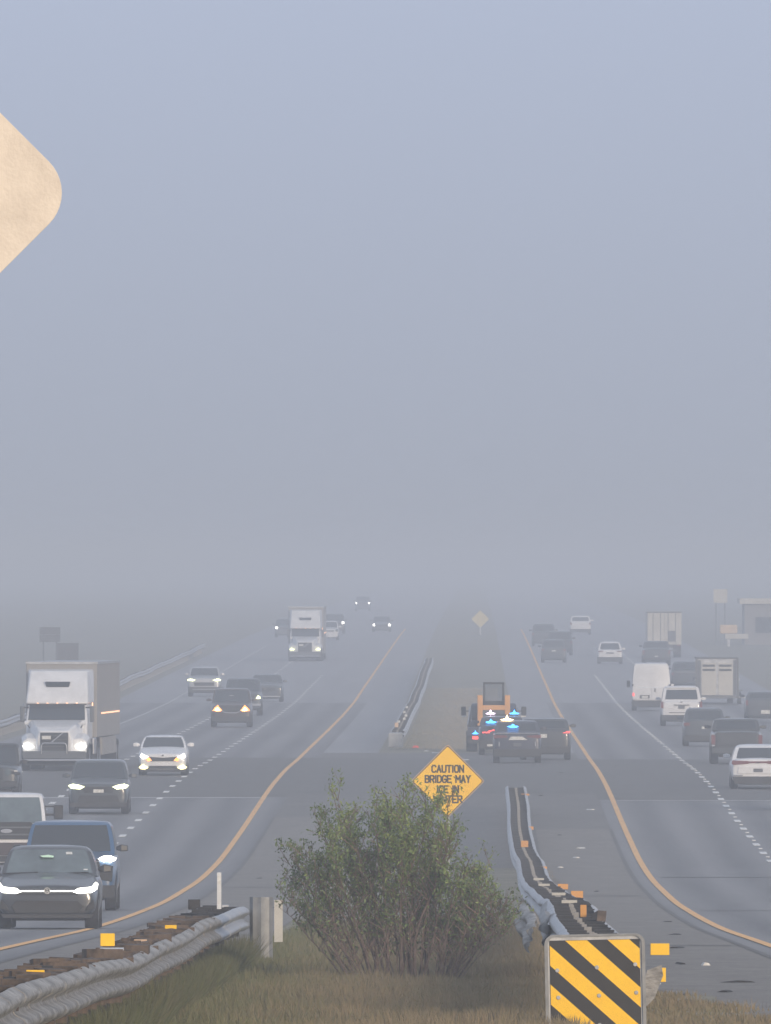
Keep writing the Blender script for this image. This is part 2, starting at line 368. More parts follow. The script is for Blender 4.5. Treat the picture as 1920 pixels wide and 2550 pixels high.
def body_loft(P):
    L, W = P['L'], P['W'] / 2
    zb = P['clear']; cy = P['cowl']; hz_, nz, bz, dz, tz = P['hood_z'], P['nose_z'], P['belt'], P['deck_z'], P['tail_z']
    yf, yr, wr = P['yf'], L - P['yr'], P['wr']
    ys = sorted(set([0.0, 0.05, 0.2, yf - wr - 0.12, yf - wr * 0.72, yf, yf + wr * 0.72, yf + wr + 0.12, cy + 0.25, (yf + yr) / 2, yr - wr - 0.12, yr - wr * 0.72, yr, yr + wr * 0.72, yr + wr + 0.12, L - 0.2, L - 0.05, L]))
    top = [(0, nz - 0.10), (0.05, nz - 0.03), (0.22, nz), (cy, hz_), (cy + 0.3, bz), (P['rear_y'], bz), (P['rear_y'] + 0.1, dz), (L - 0.2, tz), (L - 0.05, tz - 0.03), (L, tz - 0.10)]
    tx = [a for a, b in top]; tzs = [b for a, b in top]
    pf = [(0, P.get('nw', 0.84)), (0.05, 0.90), (0.25, 0.955), (0.8, 0.99), (1.3, 1.0), (L - 1.3, 1.0), (L - 0.5, 0.985), (L - 0.2, 0.96), (L - 0.05, 0.92), (L, P.get('tw', 0.88))]
    px = [a for a, b in pf]; pw = [b for a, b in pf]
    rings = []
    for y in ys:
        zt = float(np.interp(y, tx, tzs)); w = W * float(np.interp(y, px, pw))
        b = zb + (0.06 if y < 0.03 or y > L - 0.03 else 0)
        d = zt - b
        arch = max(1 - abs(y - yf) / (wr + 0.06), 1 - abs(y - yr) / (wr + 0.06))
        az_ = b + 0.06; a3 = b + 0.30 * d; x1 = 0.75
        if arch > 0:
            hgt = wr * 2 + 0.06
            t = min(1, arch * 2.2)
            az_ = b + 0.06 + (hgt - b - 0.06) * t * 0.96; a3 = max(a3, az_ + 0.05); x1 = 0.64
        half = [(x1 * w, b), (0.94 * w, az_), (1.0 * w, a3), (1.0 * w, max(a3 + 0.06, b + 0.62 * d)), (0.965 * w, max(a3 + 0.1, zt - 0.09)), (0.87 * w, zt - 0.012), (0.45 * w, zt + 0.018)]
        ring = [(x, y, z) for x, z in half] + [(0, y, zt + 0.028)] + [(-x, y, z) for x, z in reversed(half)] + [(0, y, b)]
        rings.append(ring)
    rings = [[(x, y - L / 2, z) for x, y, z in r] for r in rings]
    return MB().loft(rings)

class Green:
    """upper cabin: a tapered, softly crowned box; gives points on its surface for the panes"""
    def __init__(s, P):
        L = P['L']; W = P['W'] / 2; s.z0 = P['belt'] - 0.05; s.z1 = P['H']
        s.f0 = P['cowl'] - L / 2; s.f1 = P['roof_f'] - L / 2; s.r0 = P['rear_y'] - L / 2; s.r1 = P['roof_r'] - L / 2
        s.w0 = W * P.get('gw0', 0.93); s.w1 = W * P.get('gw1', 0.74); s.bow = P.get('bow', 0.10)
    def dims(s, t):
        k = t
        pull = max(0, (t - 0.86) / 0.14) ** 2
        return (s.f0 + (s.f1 - s.f0) * k + 0.05 * pull, s.r0 + (s.r1 - s.r0) * k - 0.05 * pull,
                s.w0 + (s.w1 - s.w0) * (0.35 * t + 0.65 * t * t) - 0.05 * pull, s.z0 + (s.z1 - s.z0) * t)
    def front(s, u, t, o=0.0):
        f, r, w, z = s.dims(t); return (u * w, f + s.bow * u * u - o, z + o * 0.3)
    def rear(s, u, t, o=0.0):
        f, r, w, z = s.dims(t); return (u * w, r - s.bow * 0.6 * u * u + o, z + o * 0.3)
    def side(s, u, t, sg, o=0.0):
        f, r, w, z = s.dims(t); a = f + s.bow; b = r - s.bow * 0.6
        return (sg * (w + o), a + (b - a) * u, z)
    def shell(s):
        rings = []
        for t in (0, 0.2, 0.4, 0.6, 0.8, 0.9, 0.96, 1.0):
            ring = [s.front(u, t) for u in np.linspace(-1, 1, 9)] + [s.side(u, t, 1) for u in (0.25, 0.5, 0.75)] + \
                   [s.rear(u, t) for u in np.linspace(1, -1, 9)] + [s.side(u, t, -1) for u in (0.75, 0.5, 0.25)]
            rings.append(ring)
        top = rings[-1]; cx = sum(p[0] for p in top) / len(top); cyy = sum(p[1] for p in top) / len(top)
        for k, dz in ((0.85, 0.018), (0.5, 0.032), (0.15, 0.036)):
            rings.append([(cx + (p[0] - cx) * k, cyy + (p[1] - cyy) * k, s.z1 + dz) for p in top])
        return MB().loft(rings)
    def pane(s, fn, u0, u1, t0, t1, nu=8, nt=4, o=0.007, trim=0.0):
        A = []; B = []
        for j in range(nt + 1):
            t = t0 + (t1 - t0) * j / nt
            for i in range(nu + 1):
                u = u0 + (u1 - u0) * i / nu
                A.append(fn(u, t, o)); B.append(fn(u, t, -0.02))
        n = len(A); m = MB(); fs = []; w = nu + 1
        for j in range(nt):
            for i in range(nu):
                a = j * w + i
                fs.append((a, a + 1, a + w + 1, a + w)); fs.append((n + a, n + a + w, n + a + w + 1, n + a + 1))
        rim = [i for i in range(w)] + [j * w + nu for j in range(1, nt + 1)] + [nt * w + i for i in range(nu - 1, -1, -1)] + [j * w for j in range(nt - 1, 0, -1)]
        for a, b in zip(rim, rim[1:] + rim[:1]): fs.append((a, n + a, n + b, b))
        return m.add(A + B, fs)

BASE = dict(clear=0.20, nose_z=0.78, hood_z=0.98, belt=0.98, deck_z=1.02, tail_z=1.0, cowl=1.25, roof_f=1.95, roof_r=3.5, rear_y=4.1, yf=0.88, yr=0.95, wr=0.33)
KIND = {
 'sedan': dict(BASE, L=4.7, W=1.82, H=1.45),
 'crossover': dict(BASE, L=4.5, W=1.86, H=1.62, nose_z=0.95, hood_z=1.10, belt=1.08, deck_z=1.08, tail_z=1.05, cowl=1.15, roof_f=1.8, roof_r=3.9, rear_y=4.42, wr=0.35, clear=0.22, gw1=0.78),
 'suv': dict(BASE, L=4.95, W=1.98, H=1.80, nose_z=1.08, hood_z=1.22, belt=1.20, deck_z=1.15, tail_z=1.1, cowl=1.25, roof_f=1.85, roof_r=4.55, rear_y=4.85, wr=0.38, clear=0.26, gw1=0.80),
 'pickup': dict(BASE, L=5.8, W=2.02, H=1.92, nose_z=1.18, hood_z=1.30, belt=1.28, deck_z=1.22, tail_z=1.22, cowl=1.45, roof_f=2.0, roof_r=3.7, rear_y=3.85, wr=0.40, clear=0.32, gw1=0.82, yf=1.0, yr=1.25, nw=0.92, tw=0.95),
 'jeep': dict(BASE, L=4.3, W=1.88, H=1.82, nose_z=1.16, hood_z=1.20, belt=1.18, deck_z=1.15, tail_z=1.15, cowl=1.4, roof_f=1.62, roof_r=4.1, rear_y=4.22, wr=0.41, clear=0.40, gw1=0.86, bow=0.04, nw=0.70, tw=0.94),
 'van': dict(BASE, L=5.6, W=2.06, H=2.50, nose_z=1.15, hood_z=1.35, belt=1.25, deck_z=1.2, tail_z=1.15, cowl=0.95, roof_f=1.65, roof_r=5.45, rear_y=5.55, wr=0.36, clear=0.24, gw0=0.97, gw1=0.86, nw=0.86, tw=0.97),
}
TOWARD = 'vehicles driving toward the camera on the left carriageway'
AWAY = 'vehicles driving away on the right carriageway'

def car(kind, name, label, cat, x, y, away, paint_m, group, width=None, height=None, yaw=0.0, sunroof=False, glass='glass', mirrors=True, front=(), rear=(), dark_low=0.0, mirror_mat=None, rails=False, roof_mat=None, wide_mirror=False):
    P = dict(KIND[kind])
    if width:  P['W'] = width
    if height: P['H'] = height
    root = place(name, label, cat, x, y, P['L'], away, group, yaw)
    L, W = P['L'], P['W'] / 2
    body_loft(P).build('body', M[paint_m], root, smooth=0, subsurf=2)
    g = Green(P)
    g.shell().build('roof', M[roof_mat or paint_m], root, smooth=50)
    g.pane(g.front, -0.91, 0.91, 0.10, 0.90).build('windshield', M[glass], root, smooth=40)
    wt = 0.80 if kind in ('suv', 'crossover') else 0.84
    if kind != 'van':
        g.pane(g.rear, -0.84, 0.84, 0.16, wt).build('rear_window', M['glass'], root, smooth=40)
    else:
        for a_, b_ in ((-0.90, -0.02), (0.02, 0.90)):
            g.pane(g.rear, a_, b_, 0.06, 0.40).build('door_panel', M[paint_m], root, smooth=40)
            g.pane(g.rear, a_, b_, 0.43, 0.93).build('door_panel', M[paint_m], root, smooth=40)
    for sg in (-1, 1):
        for u0, u1 in (((0.10, 0.46), (0.50, 0.86)) if kind != 'van' else ((0.04, 0.2),)):
            g.pane(lambda u, t, o=0, sg=sg: g.side(u, t, sg, o), u0, u1, 0.18, 0.86, 4, 3).build('side_window', M['glass'], root, smooth=40)
    r = P['wr']
    for y_ in (P['yf'] - L / 2, L / 2 - P['yr']):
        for sg in (-1, 1): add_wheel(root, sg * (W - 0.14), y_, r, 0.24 if kind != 'pickup' else 0.28)
    # floor pan, set low so that the shade under the car grows darker
    MB().box(-W * 0.70, W * 0.70, -L / 2 + 0.25, L / 2 - 0.25, P['clear'] - 0.055, P['clear'] + 0.06).build('underbody', M['plastic'], root)
    if mirrors:
        zc = P['belt'] + 0.07; yc = P['cowl'] - L / 2 + 0.42
        for sg in (-1, 1):
            if wide_mirror:
                MB().box(sg * W * 0.90, sg * (W + 0.16), yc, yc + 0.05, zc + 0.14, zc + 0.20).build('mirror_arm', M['plastic'], root)
                MB().box(sg * W * 0.90, sg * (W + 0.16), yc, yc + 0.05, zc + 0.36, zc + 0.40).build('mirror_arm', M['plastic'], root)
                MB().box(sg * (W + 0.12), sg * (W + 0.36), yc - 0.05, yc + 0.06, zc + 0.06, zc + 0.42).build('mirror', M['plastic'], root, bevel=0.03)
            else:
                MB().loft([[(sg * (W * 0.95), yc - 0.03 + 0.06 * (k in (1, 2)), zc + dz) for k, dz in enumerate((-0.03, -0.03, 0.04, 0.04))],
                           [(sg * (W + 0.06), yc - 0.07 + 0.13 * (k in (1, 2)), zc + dz) for k, dz in enumerate((-0.06, -0.06, 0.09, 0.09))],
                           [(sg * (W + 0.20), yc - 0.05 + 0.10 * (k in (1, 2)), zc + dz) for k, dz in enumerate((-0.05, -0.05, 0.07, 0.07))]]).build('mirror', M[mirror_mat or paint_m], root, bevel=0.02)
    if rails:
        for sg in (-1, 1):
            MB().box(sg * P['W'] / 2 * 0.66 - 0.02, sg * P['W'] / 2 * 0.66 + 0.02, P['roof_f'] - L / 2 + 0.3, P['roof_r'] - L / 2 - 0.2, P['H'] + 0.01, P['H'] + 0.055).build('roof_rail', M['chrome'], root, bevel=0.01)
    def face(items, y0, sgn):
        for it in items:
            nm, mt, pts, mirror = it[:4]; off = it[4] if len(it) > 4 else 0.02; dep = it[5] if len(it) > 5 else 0.22
            for sg in ((-1, 1) if mirror else (1,)):
                q = [(sg * px * W, pz) for px, pz in pts]
                MB().prism(q, y0 - sgn * off, y0 + sgn * dep).build(nm, M[mt], root, bevel=0.006)
    face(front, -L / 2, 1); face(rear, L / 2, -1)
    return root, P
def rect(x0, x1, z0, z1): return [(x0, z0), (x1, z0), (x1, z1), (x0, z1)]
def disc(cx, cz, r, hw, n=12, rz=None):
    rz = rz or r
    return [(cx + r / hw * math.cos(2 * math.pi * i / n), cz + rz * math.sin(2 * math.pi * i / n)) for i in range(n)]

# --- oncoming, left carriageway
v, P = car('sedan', 'dark_sedan', 'dark grey sedan with glowing light bar and round badge, nearest oncoming car', 'car',
  -7.58, 319.5, False, 'paint_charcoal', TOWARD, height=1.45, glass='glass_light', mirror_mat='paint_black',
  front=[('grille', 'grille', rect(-0.60, 0.60, 0.60, 0.65), False, 0.015),
         ('lower_grille', 'grille', [(-0.62, 0.28), (0.62, 0.28), (0.70, 0.40), (0.60, 0.50), (-0.60, 0.50), (-0.70, 0.40)], False, 0.02),
         ('light_bar', 'head', rect(-0.55, 0.55, 0.662, 0.680), False, 0.03),
         ('headlight', 'head', [(0.50, 0.655), (0.60, 0.625), (0.86, 0.64), (0.965, 0.70), (0.985, 0.80), (0.94, 0.83), (0.86, 0.745), (0.60, 0.72)], True, 0.03, 0.34),
         ('air_intake', 'grille', [(0.74, 0.32), (0.93, 0.36), (0.90, 0.52), (0.80, 0.42)], True, 0.02),
         ('bumper_lip', 'plastic', [(-0.85, 0.19), (0.85, 0.19), (0.90, 0.26), (-0.90, 0.26)], False, 0.03)])
W2 = P['W'] / 2; fy = -P['L'] / 2
rb = []
for k in range(24):
    a0 = 2 * math.pi * k / 24
    rb.append((0.058 * math.cos(a0), 0.058 * math.sin(a0)))
bd = MB()
n = 24
vs = [(x, fy - 0.055, 0.675 + z) for x, z in rb] + [(x * 0.84, fy - 0.055, 0.675 + z * 0.84) for x, z in rb] + [(x, fy - 0.02, 0.675 + z) for x, z in rb] + [(x * 0.84, fy - 0.02, 0.675 + z * 0.84) for x, z in rb]
fs = []
for i in range(n):
    j = (i + 1) % n
    fs += [(i, j, n + j, n + i), (i, 2 * n + i, 2 * n + j, j), (n + i, n + j, 3 * n + j, 3 * n + i), (2 * n + i, 3 * n + i, 3 * n + j, 2 * n + j)]
bd.add(vs, fs)
def stroke(b, p, q, w, y0, y1, zc):
    d = Vector((q[0] - p[0], q[1] - p[1])).normalized(); nn = Vector((-d.y, d.x)) * w / 2
    b.prism([(p[0] + nn.x, zc + p[1] + nn.y), (q[0] + nn.x, zc + q[1] + nn.y), (q[0] - nn.x, zc + q[1] - nn.y), (p[0] - nn.x, zc + p[1] - nn.y)], y0, y1)
for p, q in (((-0.020, 0.045), (0, 0.008)), ((0.020, 0.045), (0, 0.008)),
             ((-0.044, 0.022), (-0.020, -0.042)), ((-0.020, -0.042), (0, 0.0)), ((0, 0.0), (0.020, -0.042)), ((0.020, -0.042), (0.044, 0.022))):
    stroke(bd, p, q, 0.009, fy - 0.053, fy - 0.02, 0.675)
bd.build('badge', M['plate'], v)
MB().prism([(a * 0.057, 0.675 + b * 0.057) for a, b in [(math.cos(i * 0.524), math.sin(i * 0.524)) for i in range(12)]], fy - 0.035, fy + 0.1).build('badge_disc', M['steel_dark'], v)
MB().prism([(-0.17, 1.29), (-0.12, 1.265), (0.07, 1.26), (0.08, 1.29), (-0.02, 1.31)], P['cowl'] + 0.40 + fy, P['cowl'] + 0.47 + fy).build('mirror_reflection', M['mint_reflection'], v)  # green-tinted shape painted in for a reflection in the windshield
g = Green(P)
g.pane(g.front, 0.40, 0.55, 0.74, 0.82, 2, 2, 0.012).build('toll_tag', M['plate'], v)
g.pane(g.front, 0.74, 0.83, 0.20, 0.24, 2, 2, 0.012).build('sticker', M['plate'], v)
for sx_ in (-0.9, 0.1):
    MB().tube((sx_ * W2, P['cowl'] + fy + 0.06, 0.975), (sx_ * W2 + 0.62, P['cowl'] + fy + 0.02, 1.00), 0.012, 0.01, 6).build('wiper', M['plastic'], v)

car('suv', 'blue_suv', 'blue pickup-like SUV with sharp white headlights just behind the dark grey sedan', 'car',
  -8.38, 372, False, 'paint_blue', TOWARD, width=1.98, height=1.82, mirror_mat='paint_black',
  front=[('grille', 'grille', [(-0.66, 0.86), (0.66, 0.86), (0.62, 1.06), (-0.62, 1.06)], False, 0.02),
         ('chrome_strip', 'chrome', rect(-0.64, 0.64, 1.00, 1.02), False, 0.03),
         ('headlight', 'head', [(0.60, 1.06), (0.72, 1.00), (0.95, 1.02), (0.99, 1.08), (0.86, 1.13), (0.70, 1.12)], True, 0.03, 0.34),
         ('air_intake', 'grille', [(0.62, 0.64), (0.90, 0.60), (0.92, 0.92), (0.66, 0.90)], True, 0.02),
         ('lower_grille', 'grille', [(-0.56, 0.56), (0.56, 0.56), (0.60, 0.80), (-0.60, 0.80)], False, 0.02),
         ('bumper_lip', 'plastic', [(-0.94, 0.26), (0.94, 0.26), (0.96, 0.52), (-0.96, 0.52)], False, 0.03)])

v, P = car('pickup', 'white_pickup', 'white heavy pickup with towing mirrors and an amber turn lamp, at the left picture edge', 'pickup truck',
  -11.82, 455, False, 'paint_white', TOWARD, width=2.05, height=2.04, glass='glass_light', wide_mirror=True,
  front=[('grille', 'grille', [(-0.72, 0.92), (0.72, 0.92), (0.70, 1.26), (0.60, 1.36), (-0.60, 1.36), (-0.70, 1.26)], False, 0.04),
         ('grille_bar', 'paint_grey', rect(-0.66, 0.66, 1.20, 1.24), False, 0.06),
         ('grille_bar', 'paint_grey', rect(-0.66, 0.66, 1.02, 1.06), False, 0.06),
         ('badge', 'chrome', disc(0, 1.13, 0.15, 1.02, 16, 0.055), False, 0.08),
         ('headlight', 'head_warm', disc(0.84, 1.06, 0.10, 1.02, 12), True, 0.06, 0.3),
         ('turn_lamp', 'amber', [(0.76, 1.17), (0.96, 1.17), (0.95, 1.29), (0.78, 1.31)], True, 0.05, 0.3),
         ('bumper', 'paint_maroon', [(-0.97, 0.52), (0.97, 0.52), (0.97, 0.84), (-0.97, 0.84)], False, 0.10, 0.3),
         ('skid_plate', 'plastic', rect(-0.85, 0.85, 0.36, 0.50), False, 0.02)])

v, P = car('crossover', 'slate_crossover', 'slate grey crossover with a front number plate, behind the white pickup', 'car',
  -11.55, 553, False, 'paint_slate', TOWARD, width=1.88, height=1.61,
  front=[('grille', 'grille', [(-0.46, 0.66), (0.46, 0.66), (0.54, 0.84), (-0.54, 0.84)], False, 0.015),
         ('headlight', 'head_green', [(0.44, 0.84), (0.60, 0.76), (0.90, 0.79), (0.99, 0.88), (0.84, 0.93), (0.62, 0.90)], True, 0.02, 0.34),
         ('headlamp_core', 'head', [(0.50, 0.84), (0.62, 0.785), (0.88, 0.81), (0.94, 0.87), (0.82, 0.91), (0.64, 0.88)], True, 0.03, 0.2),
         ('number_plate', 'plate', rect(-0.17, 0.17, 0.66, 0.76), False, 0.045),
         ('lower_grille', 'grille', [(-0.70, 0.34), (0.70, 0.34), (0.62, 0.58), (-0.62, 0.58)], False, 0.02),
         ('bumper_lip', 'plastic', [(-0.92, 0.22), (0.92, 0.22), (0.94, 0.36), (-0.94, 0.36)], False, 0.025)])

car('jeep', 'dark_offroader', 'dark boxy off-roader cut by the left picture edge beside the white semi truck', 'car',
  -15.40, 573, False, 'paint_slate', TOWARD, height=1.80, roof_mat='plastic', mirror_mat='plastic',
  front=[('grille', 'paint_black', rect(-0.42, 0.42, 0.72, 1.10), False, 0.02),
         ('headlight', 'glass_light', disc(0.60, 0.95, 0.10, 0.94), True, 0.03),
         ('fender_flare', 'plastic', [(0.62, 0.92), (1.0, 0.86), (1.0, 0.95), (0.66, 1.02)], True, 0.02, 1.0),
         ('marker_lamp', 'plate', rect(0.80, 0.92, 0.97, 1.02), True, 0.03),
         ('bumper', 'plastic', rect(-0.92, 0.92, 0.50, 0.68), False, 0.15, 0.3)])

v, P = car('sedan', 'white_sedan', 'white sedan with yellow fog lamps and orange running lights, right of the white semi truck', 'car',
  -10.95, 632, False, 'paint_white', TOWARD, width=1.74, height=1.36,
  front=[('grille', 'grille', [(-0.50, 0.50), (0.50, 0.50), (0.62, 0.66), (0, 0.62), (-0.62, 0.66)], False, 0.02),
         ('headlight', 'head', [(0.56, 0.64), (0.80, 0.60), (0.92, 0.66), (0.86, 0.78), (0.74, 0.72)], True, 0.03, 0.3),
         ('turn_lamp', 'amber', [(0.44, 0.52), (0.62, 0.50), (0.66, 0.60), (0.54, 0.63)], True, 0.03, 0.3),
         ('fog_lamp', 'fog_lamp', [(0.58, 0.27), (0.72, 0.21), (0.90, 0.23), (0.97, 0.29), (0.80, 0.39)], True, 0.03, 0.3),
         ('lower_grille', 'grille', [(-0.62, 0.24), (0.62, 0.24), (0.54, 0.34), (-0.54, 0.34)], False, 0.02),
         ('badge', 'plastic', disc(0, 0.70, 0.03, 0.87, 8), False, 0.03),
         ('bumper_lip', 'plastic', rect(-0.90, 0.90, 0.13, 0.20), False, 0.03)])

v, P = car('suv', 'brown_suv', 'dark brown SUV with glowing orange headlights and a chrome smile between them', 'car',
  -11.55, 853, False, 'paint_maroon', TOWARD, height=1.80,
  front=[('grille', 'grille', [(-0.40, 0.72), (0.40, 0.72), (0.48, 1.0), (-0.48, 1.0)], False, 0.015),
         ('grille_trim', 'chrome', [(-0.46, 0.80), (-0.25, 0.70), (0.25, 0.70), (0.46, 0.80), (0.46, 0.76), (0.25, 0.655), (-0.25, 0.655), (-0.46, 0.76)], False, 0.03),
         ('headlight', 'amber', [(0.42, 0.78), (0.62, 0.73), (0.90, 0.78), (0.80, 0.92), (0.64, 1.06), (0.54, 0.92)], True, 0.02, 0.3),
         ('headlamp_core', 'head_warm', [(0.50, 0.79), (0.64, 0.76), (0.80, 0.80), (0.74, 0.90), (0.64, 0.96), (0.58, 0.88)], True, 0.04, 0.3),
         ('bumper_lip', 'plastic', rect(-0.92, 0.92, 0.28, 0.50), False, 0.02)])
MB().box(-0.10, 0.10, P['cowl'] + 0.30 - P['L'] / 2, P['cowl'] + 0.33 - P['L'] / 2, 1.42, 1.50).build('mirror_reflection', M['plate'], v)  # pale box painted in for the bright reflection at the mirror

car('pickup', 'grey_pickup', 'dark grey pickup partly hidden behind the dark brown SUV, one greenish headlight showing', 'pickup truck',
  -11.95, 927, False, 'paint_slate', TOWARD, width=1.95, height=1.88,
  front=[('grille', 'grille', rect(-0.60, 0.60, 0.78, 1.05), False, 0.02),
         ('grille_trim', 'chrome', rect(-0.55, 0.55, 0.85, 0.88), False, 0.03),
         ('headlight', 'head_green', [(0.64, 0.84), (0.92, 0.86), (0.92, 0.96), (0.80, 1.06), (0.72, 0.95)], True, 0.03, 0.3),
         ('bumper', 'chrome', rect(-0.94, 0.94, 0.50, 0.62), False, 0.06)])
car('crossover', 'grey_crossover', 'unlit dark grey crossover, hindmost of three dark cars in the middle oncoming lane', 'car',
  -11.75, 1016, False, 'paint_slate', TOWARD, height=1.52,
  front=[('grille', 'grille', rect(-0.5, 0.5, 0.6, 0.8), False, 0.02), ('headlight', 'glass_light', [(0.6, 0.78), (0.92, 0.8), (0.94, 0.9), (0.7, 0.88)], True, 0.02),
         ('bumper_lip', 'paint_silver', rect(-0.8, 0.8, 0.28, 0.34), False, 0.03)])
car('suv', 'silver_suv', 'silver SUV with greenish headlights alone in the outer oncoming lane', 'car',
  -15.76, 1048, False, 'paint_silver', TOWARD, width=1.92, height=1.68, mirror_mat='paint_silver',
  front=[('grille', 'grille', [(-0.6, 0.62), (0.6, 0.62), (0.62, 0.82), (-0.62, 0.82)], False, 0.02),
         ('headlight', 'head_green', [(0.50, 0.96), (0.66, 0.89), (1.0, 0.91), (1.02, 1.0), (0.80, 1.05)], True, 0.03, 0.3),
         ('bumper_lip', 'plastic', rect(-0.94, 0.94, 0.26, 0.56), False, 0.02), ('bumper_trim', 'paint_silver', rect(-0.7, 0.7, 0.40, 0.44), False, 0.04)])

# --- far oncoming, small in the fog
far_on = [
 ('crossover', 'pale_car', 'small pale car showing just beside the far semi truck in the fog', -12.7, 1560, 'paint_white', 'glass_light', 1.75),
 ('suv', 'lit_suv', 'fog-hidden SUV of which only two small white headlights show', -13.0, 1660, 'paint_grey', 'head', None),
 ('crossover', 'outer_lane_car', 'fog-hidden car left of the far semi truck, showing one round white lamp', -16.9, 1600, 'paint_grey', 'head', None),
 ('sedan', 'inner_lane_car', 'fog-hidden car nearest the median with two tiny headlights', -8.8, 1690, 'paint_grey', 'head', None),
 ('suv', 'farthest_oncoming_car', 'farthest oncoming car, a pinpoint of light in the fog', -14.1, 2250, 'paint_grey', 'head', None)]
for kd, nm, lb, x, y, pm, lamp, wd in far_on:
    hzl = {'sedan': 0.66, 'crossover': 0.84, 'suv': 1.0}[kd]
    car(kd, nm, lb, 'car', x, y, False, pm, TOWARD, width=wd,
        front=[('grille', 'grille', rect(-0.5, 0.5, hzl - 0.1, hzl), False, 0.02), ('headlight', lamp, disc(0.80, hzl, 0.13, 0.93, 8), True, 0.05, 0.3)])

# --- semi trucks
def semi(name, label, x, y, yaw, white='paint_white', lamp='head', roof_h=3.62, trailer_h=3.86, bullbar=True):
    L = 22.0
    root = place(name, label, 'truck', x, y, L, False, TOWARD, yaw)
    o = -L / 2
    m = M[white]
    # hood: narrow at the grille, widening to the cab
    def sec(y_, w_, z0, z1, wt):
        return [(-w_, y_, z0), (w_, y_, z0), (w_, y_, z0 + (z1 - z0) * 0.72), (wt, y_, z1), (-wt, y_, z1), (-w_, y_, z0 + (z1 - z0) * 0.72)]
    MB().loft([sec(o + 0.18, 0.60, 0.62, 1.40, 0.50), sec(o + 0.30, 0.66, 0.62, 1.46, 0.56), sec(o + 0.9, 0.80, 0.7, 1.62, 0.72), sec(o + 1.75, 0.98, 0.8, 1.80, 0.94)]).build('hood', m, root, smooth=35, bevel=0.04)
    for sg in (-1, 1):      # wheel arches with the lamps in their noses
        MB().loft([[(sg * 0.56, o + 0.30, 0.62), (sg * 1.14, o + 0.36, 0.62), (sg * 1.16, o + 0.40, 1.02), (sg * 0.98, o + 0.34, 1.16), (sg * 0.58, o + 0.30, 1.12)],
                   [(sg * 0.60, o + 0.9, 1.0), (sg * 1.22, o + 0.9, 1.02), (sg * 1.22, o + 0.95, 1.20), (sg * 1.06, o + 0.9, 1.32), (sg * 0.64, o + 0.9, 1.34)],
                   [(sg * 0.60, o + 1.6, 0.9), (sg * 1.22, o + 1.6, 0.9), (sg * 1.22, o + 1.6, 1.16), (sg * 1.10, o + 1.6, 1.28), (sg * 0.70, o + 1.6, 1.40)]]).build('fender', m, root, smooth=35, bevel=0.03)
        MB().prism([(sg * 0.74, 0.86), (sg * 0.86, 0.79), (sg * 1.06, 0.79), (sg * 1.16, 0.87), (sg * 1.02, 0.93), (sg * 0.96, 1.0), (sg * 0.88, 0.93)], o + 0.27, o + 0.5).build('headlight', M[lamp], root)
        add_wheel(root, sg * 1.06, o + 1.30, 0.50, 0.30)
        for yy in (5.6, 6.95, 19.2, 20.5): add_wheel(root, sg * 1.0, o + yy, 0.50, 0.56)
        MB().box(sg * 1.17, sg * 1.33, o + 2.0, o + 2.10, 1.72, 2.30).build('mirror', M['paint_grey'], root, bevel=0.04)
        MB().box(sg * 1.02, sg * 1.2, o + 2.02, o + 2.07, 2.22, 2.27).build('mirror_arm', M['plastic'], root)
        MB().tube((sg * 0.92, o + 0.75, 1.52), (sg * 1.0, o + 0.68, 1.66), 0.02, 0.02, 6).build('mirror_stalk', M['plastic'], root)
        MB().lathe_x([(-0.07, 0.02), (-0.07, 0.075), (0.07, 0.075), (0.07, 0.02)], sg * 1.02, o + 0.66, 1.70, 12).build('hood_mirror', M['paint_white'], root)
        MB().box(sg * 1.18, sg * 1.26, o + 3.4, o + 5.2, 0.55, 1.15).build('fuel_tank', M['chrome'], root, bevel=0.03)
        MB().box(sg * 1.22, sg * 1.255, o + 2.6, o + 2.75, 2.26, 2.42).build('side_lamp', M['marker'] if sg > 0 else M['plate'], root)
    MB().box(-0.50, 0.50, o + 0.13, o + 0.20, 0.66, 1.36).build('grille', M['grille'], root, bevel=0.02)
    for k in range(5): MB().box(-0.48, 0.48, o + 0.115, o + 0.13, 0.72 + k * 0.13, 0.735 + k * 0.13).build('grille_bar', M['steel_dark'], root)
    MB().prism([(-0.12, 1.02), (-0.06, 1.02), (0.34, 1.35), (0.28, 1.35)], o + 0.09, o + 0.12).build('grille_diagonal', M['chrome'], root)
    MB().box(-0.44, -0.12, o + 0.08, o + 0.115, 1.12, 1.24).build('badge', M['plate'], root)
    if bullbar:
        MB().path([(-0.46, o + 0.0, 0.60), (-0.44, o - 0.02, 0.92), (-0.38, o - 0.02, 0.98), (0.38, o - 0.02, 0.98), (0.44, o - 0.02, 0.92), (0.46, o + 0.0, 0.60)], 0.024, 8).build('bull_bar', M['chrome'], root, smooth=60)
    MB().prism([(-1.12, 0.42), (1.12, 0.42), (1.16, 0.62), (1.10, 0.70), (-1.10, 0.70), (-1.16, 0.62)], o + 0.05, o + 0.45).build('bumper', M['paint_grey'], root, bevel=0.03)
    MB().prism([(-1.13, 0.34), (1.13, 0.34), (1.16, 0.41), (-1.16, 0.41)], o + 0.02, o + 0.4).build('bumper_lip', M['chrome'], root, bevel=0.015)
    MB().box(-1.05, 1.05, o + 0.7, o + 2.2, 0.18, 0.5).build('bumper_shade_box', M['plastic'], root)  # dark box put in for the shade below the bumper
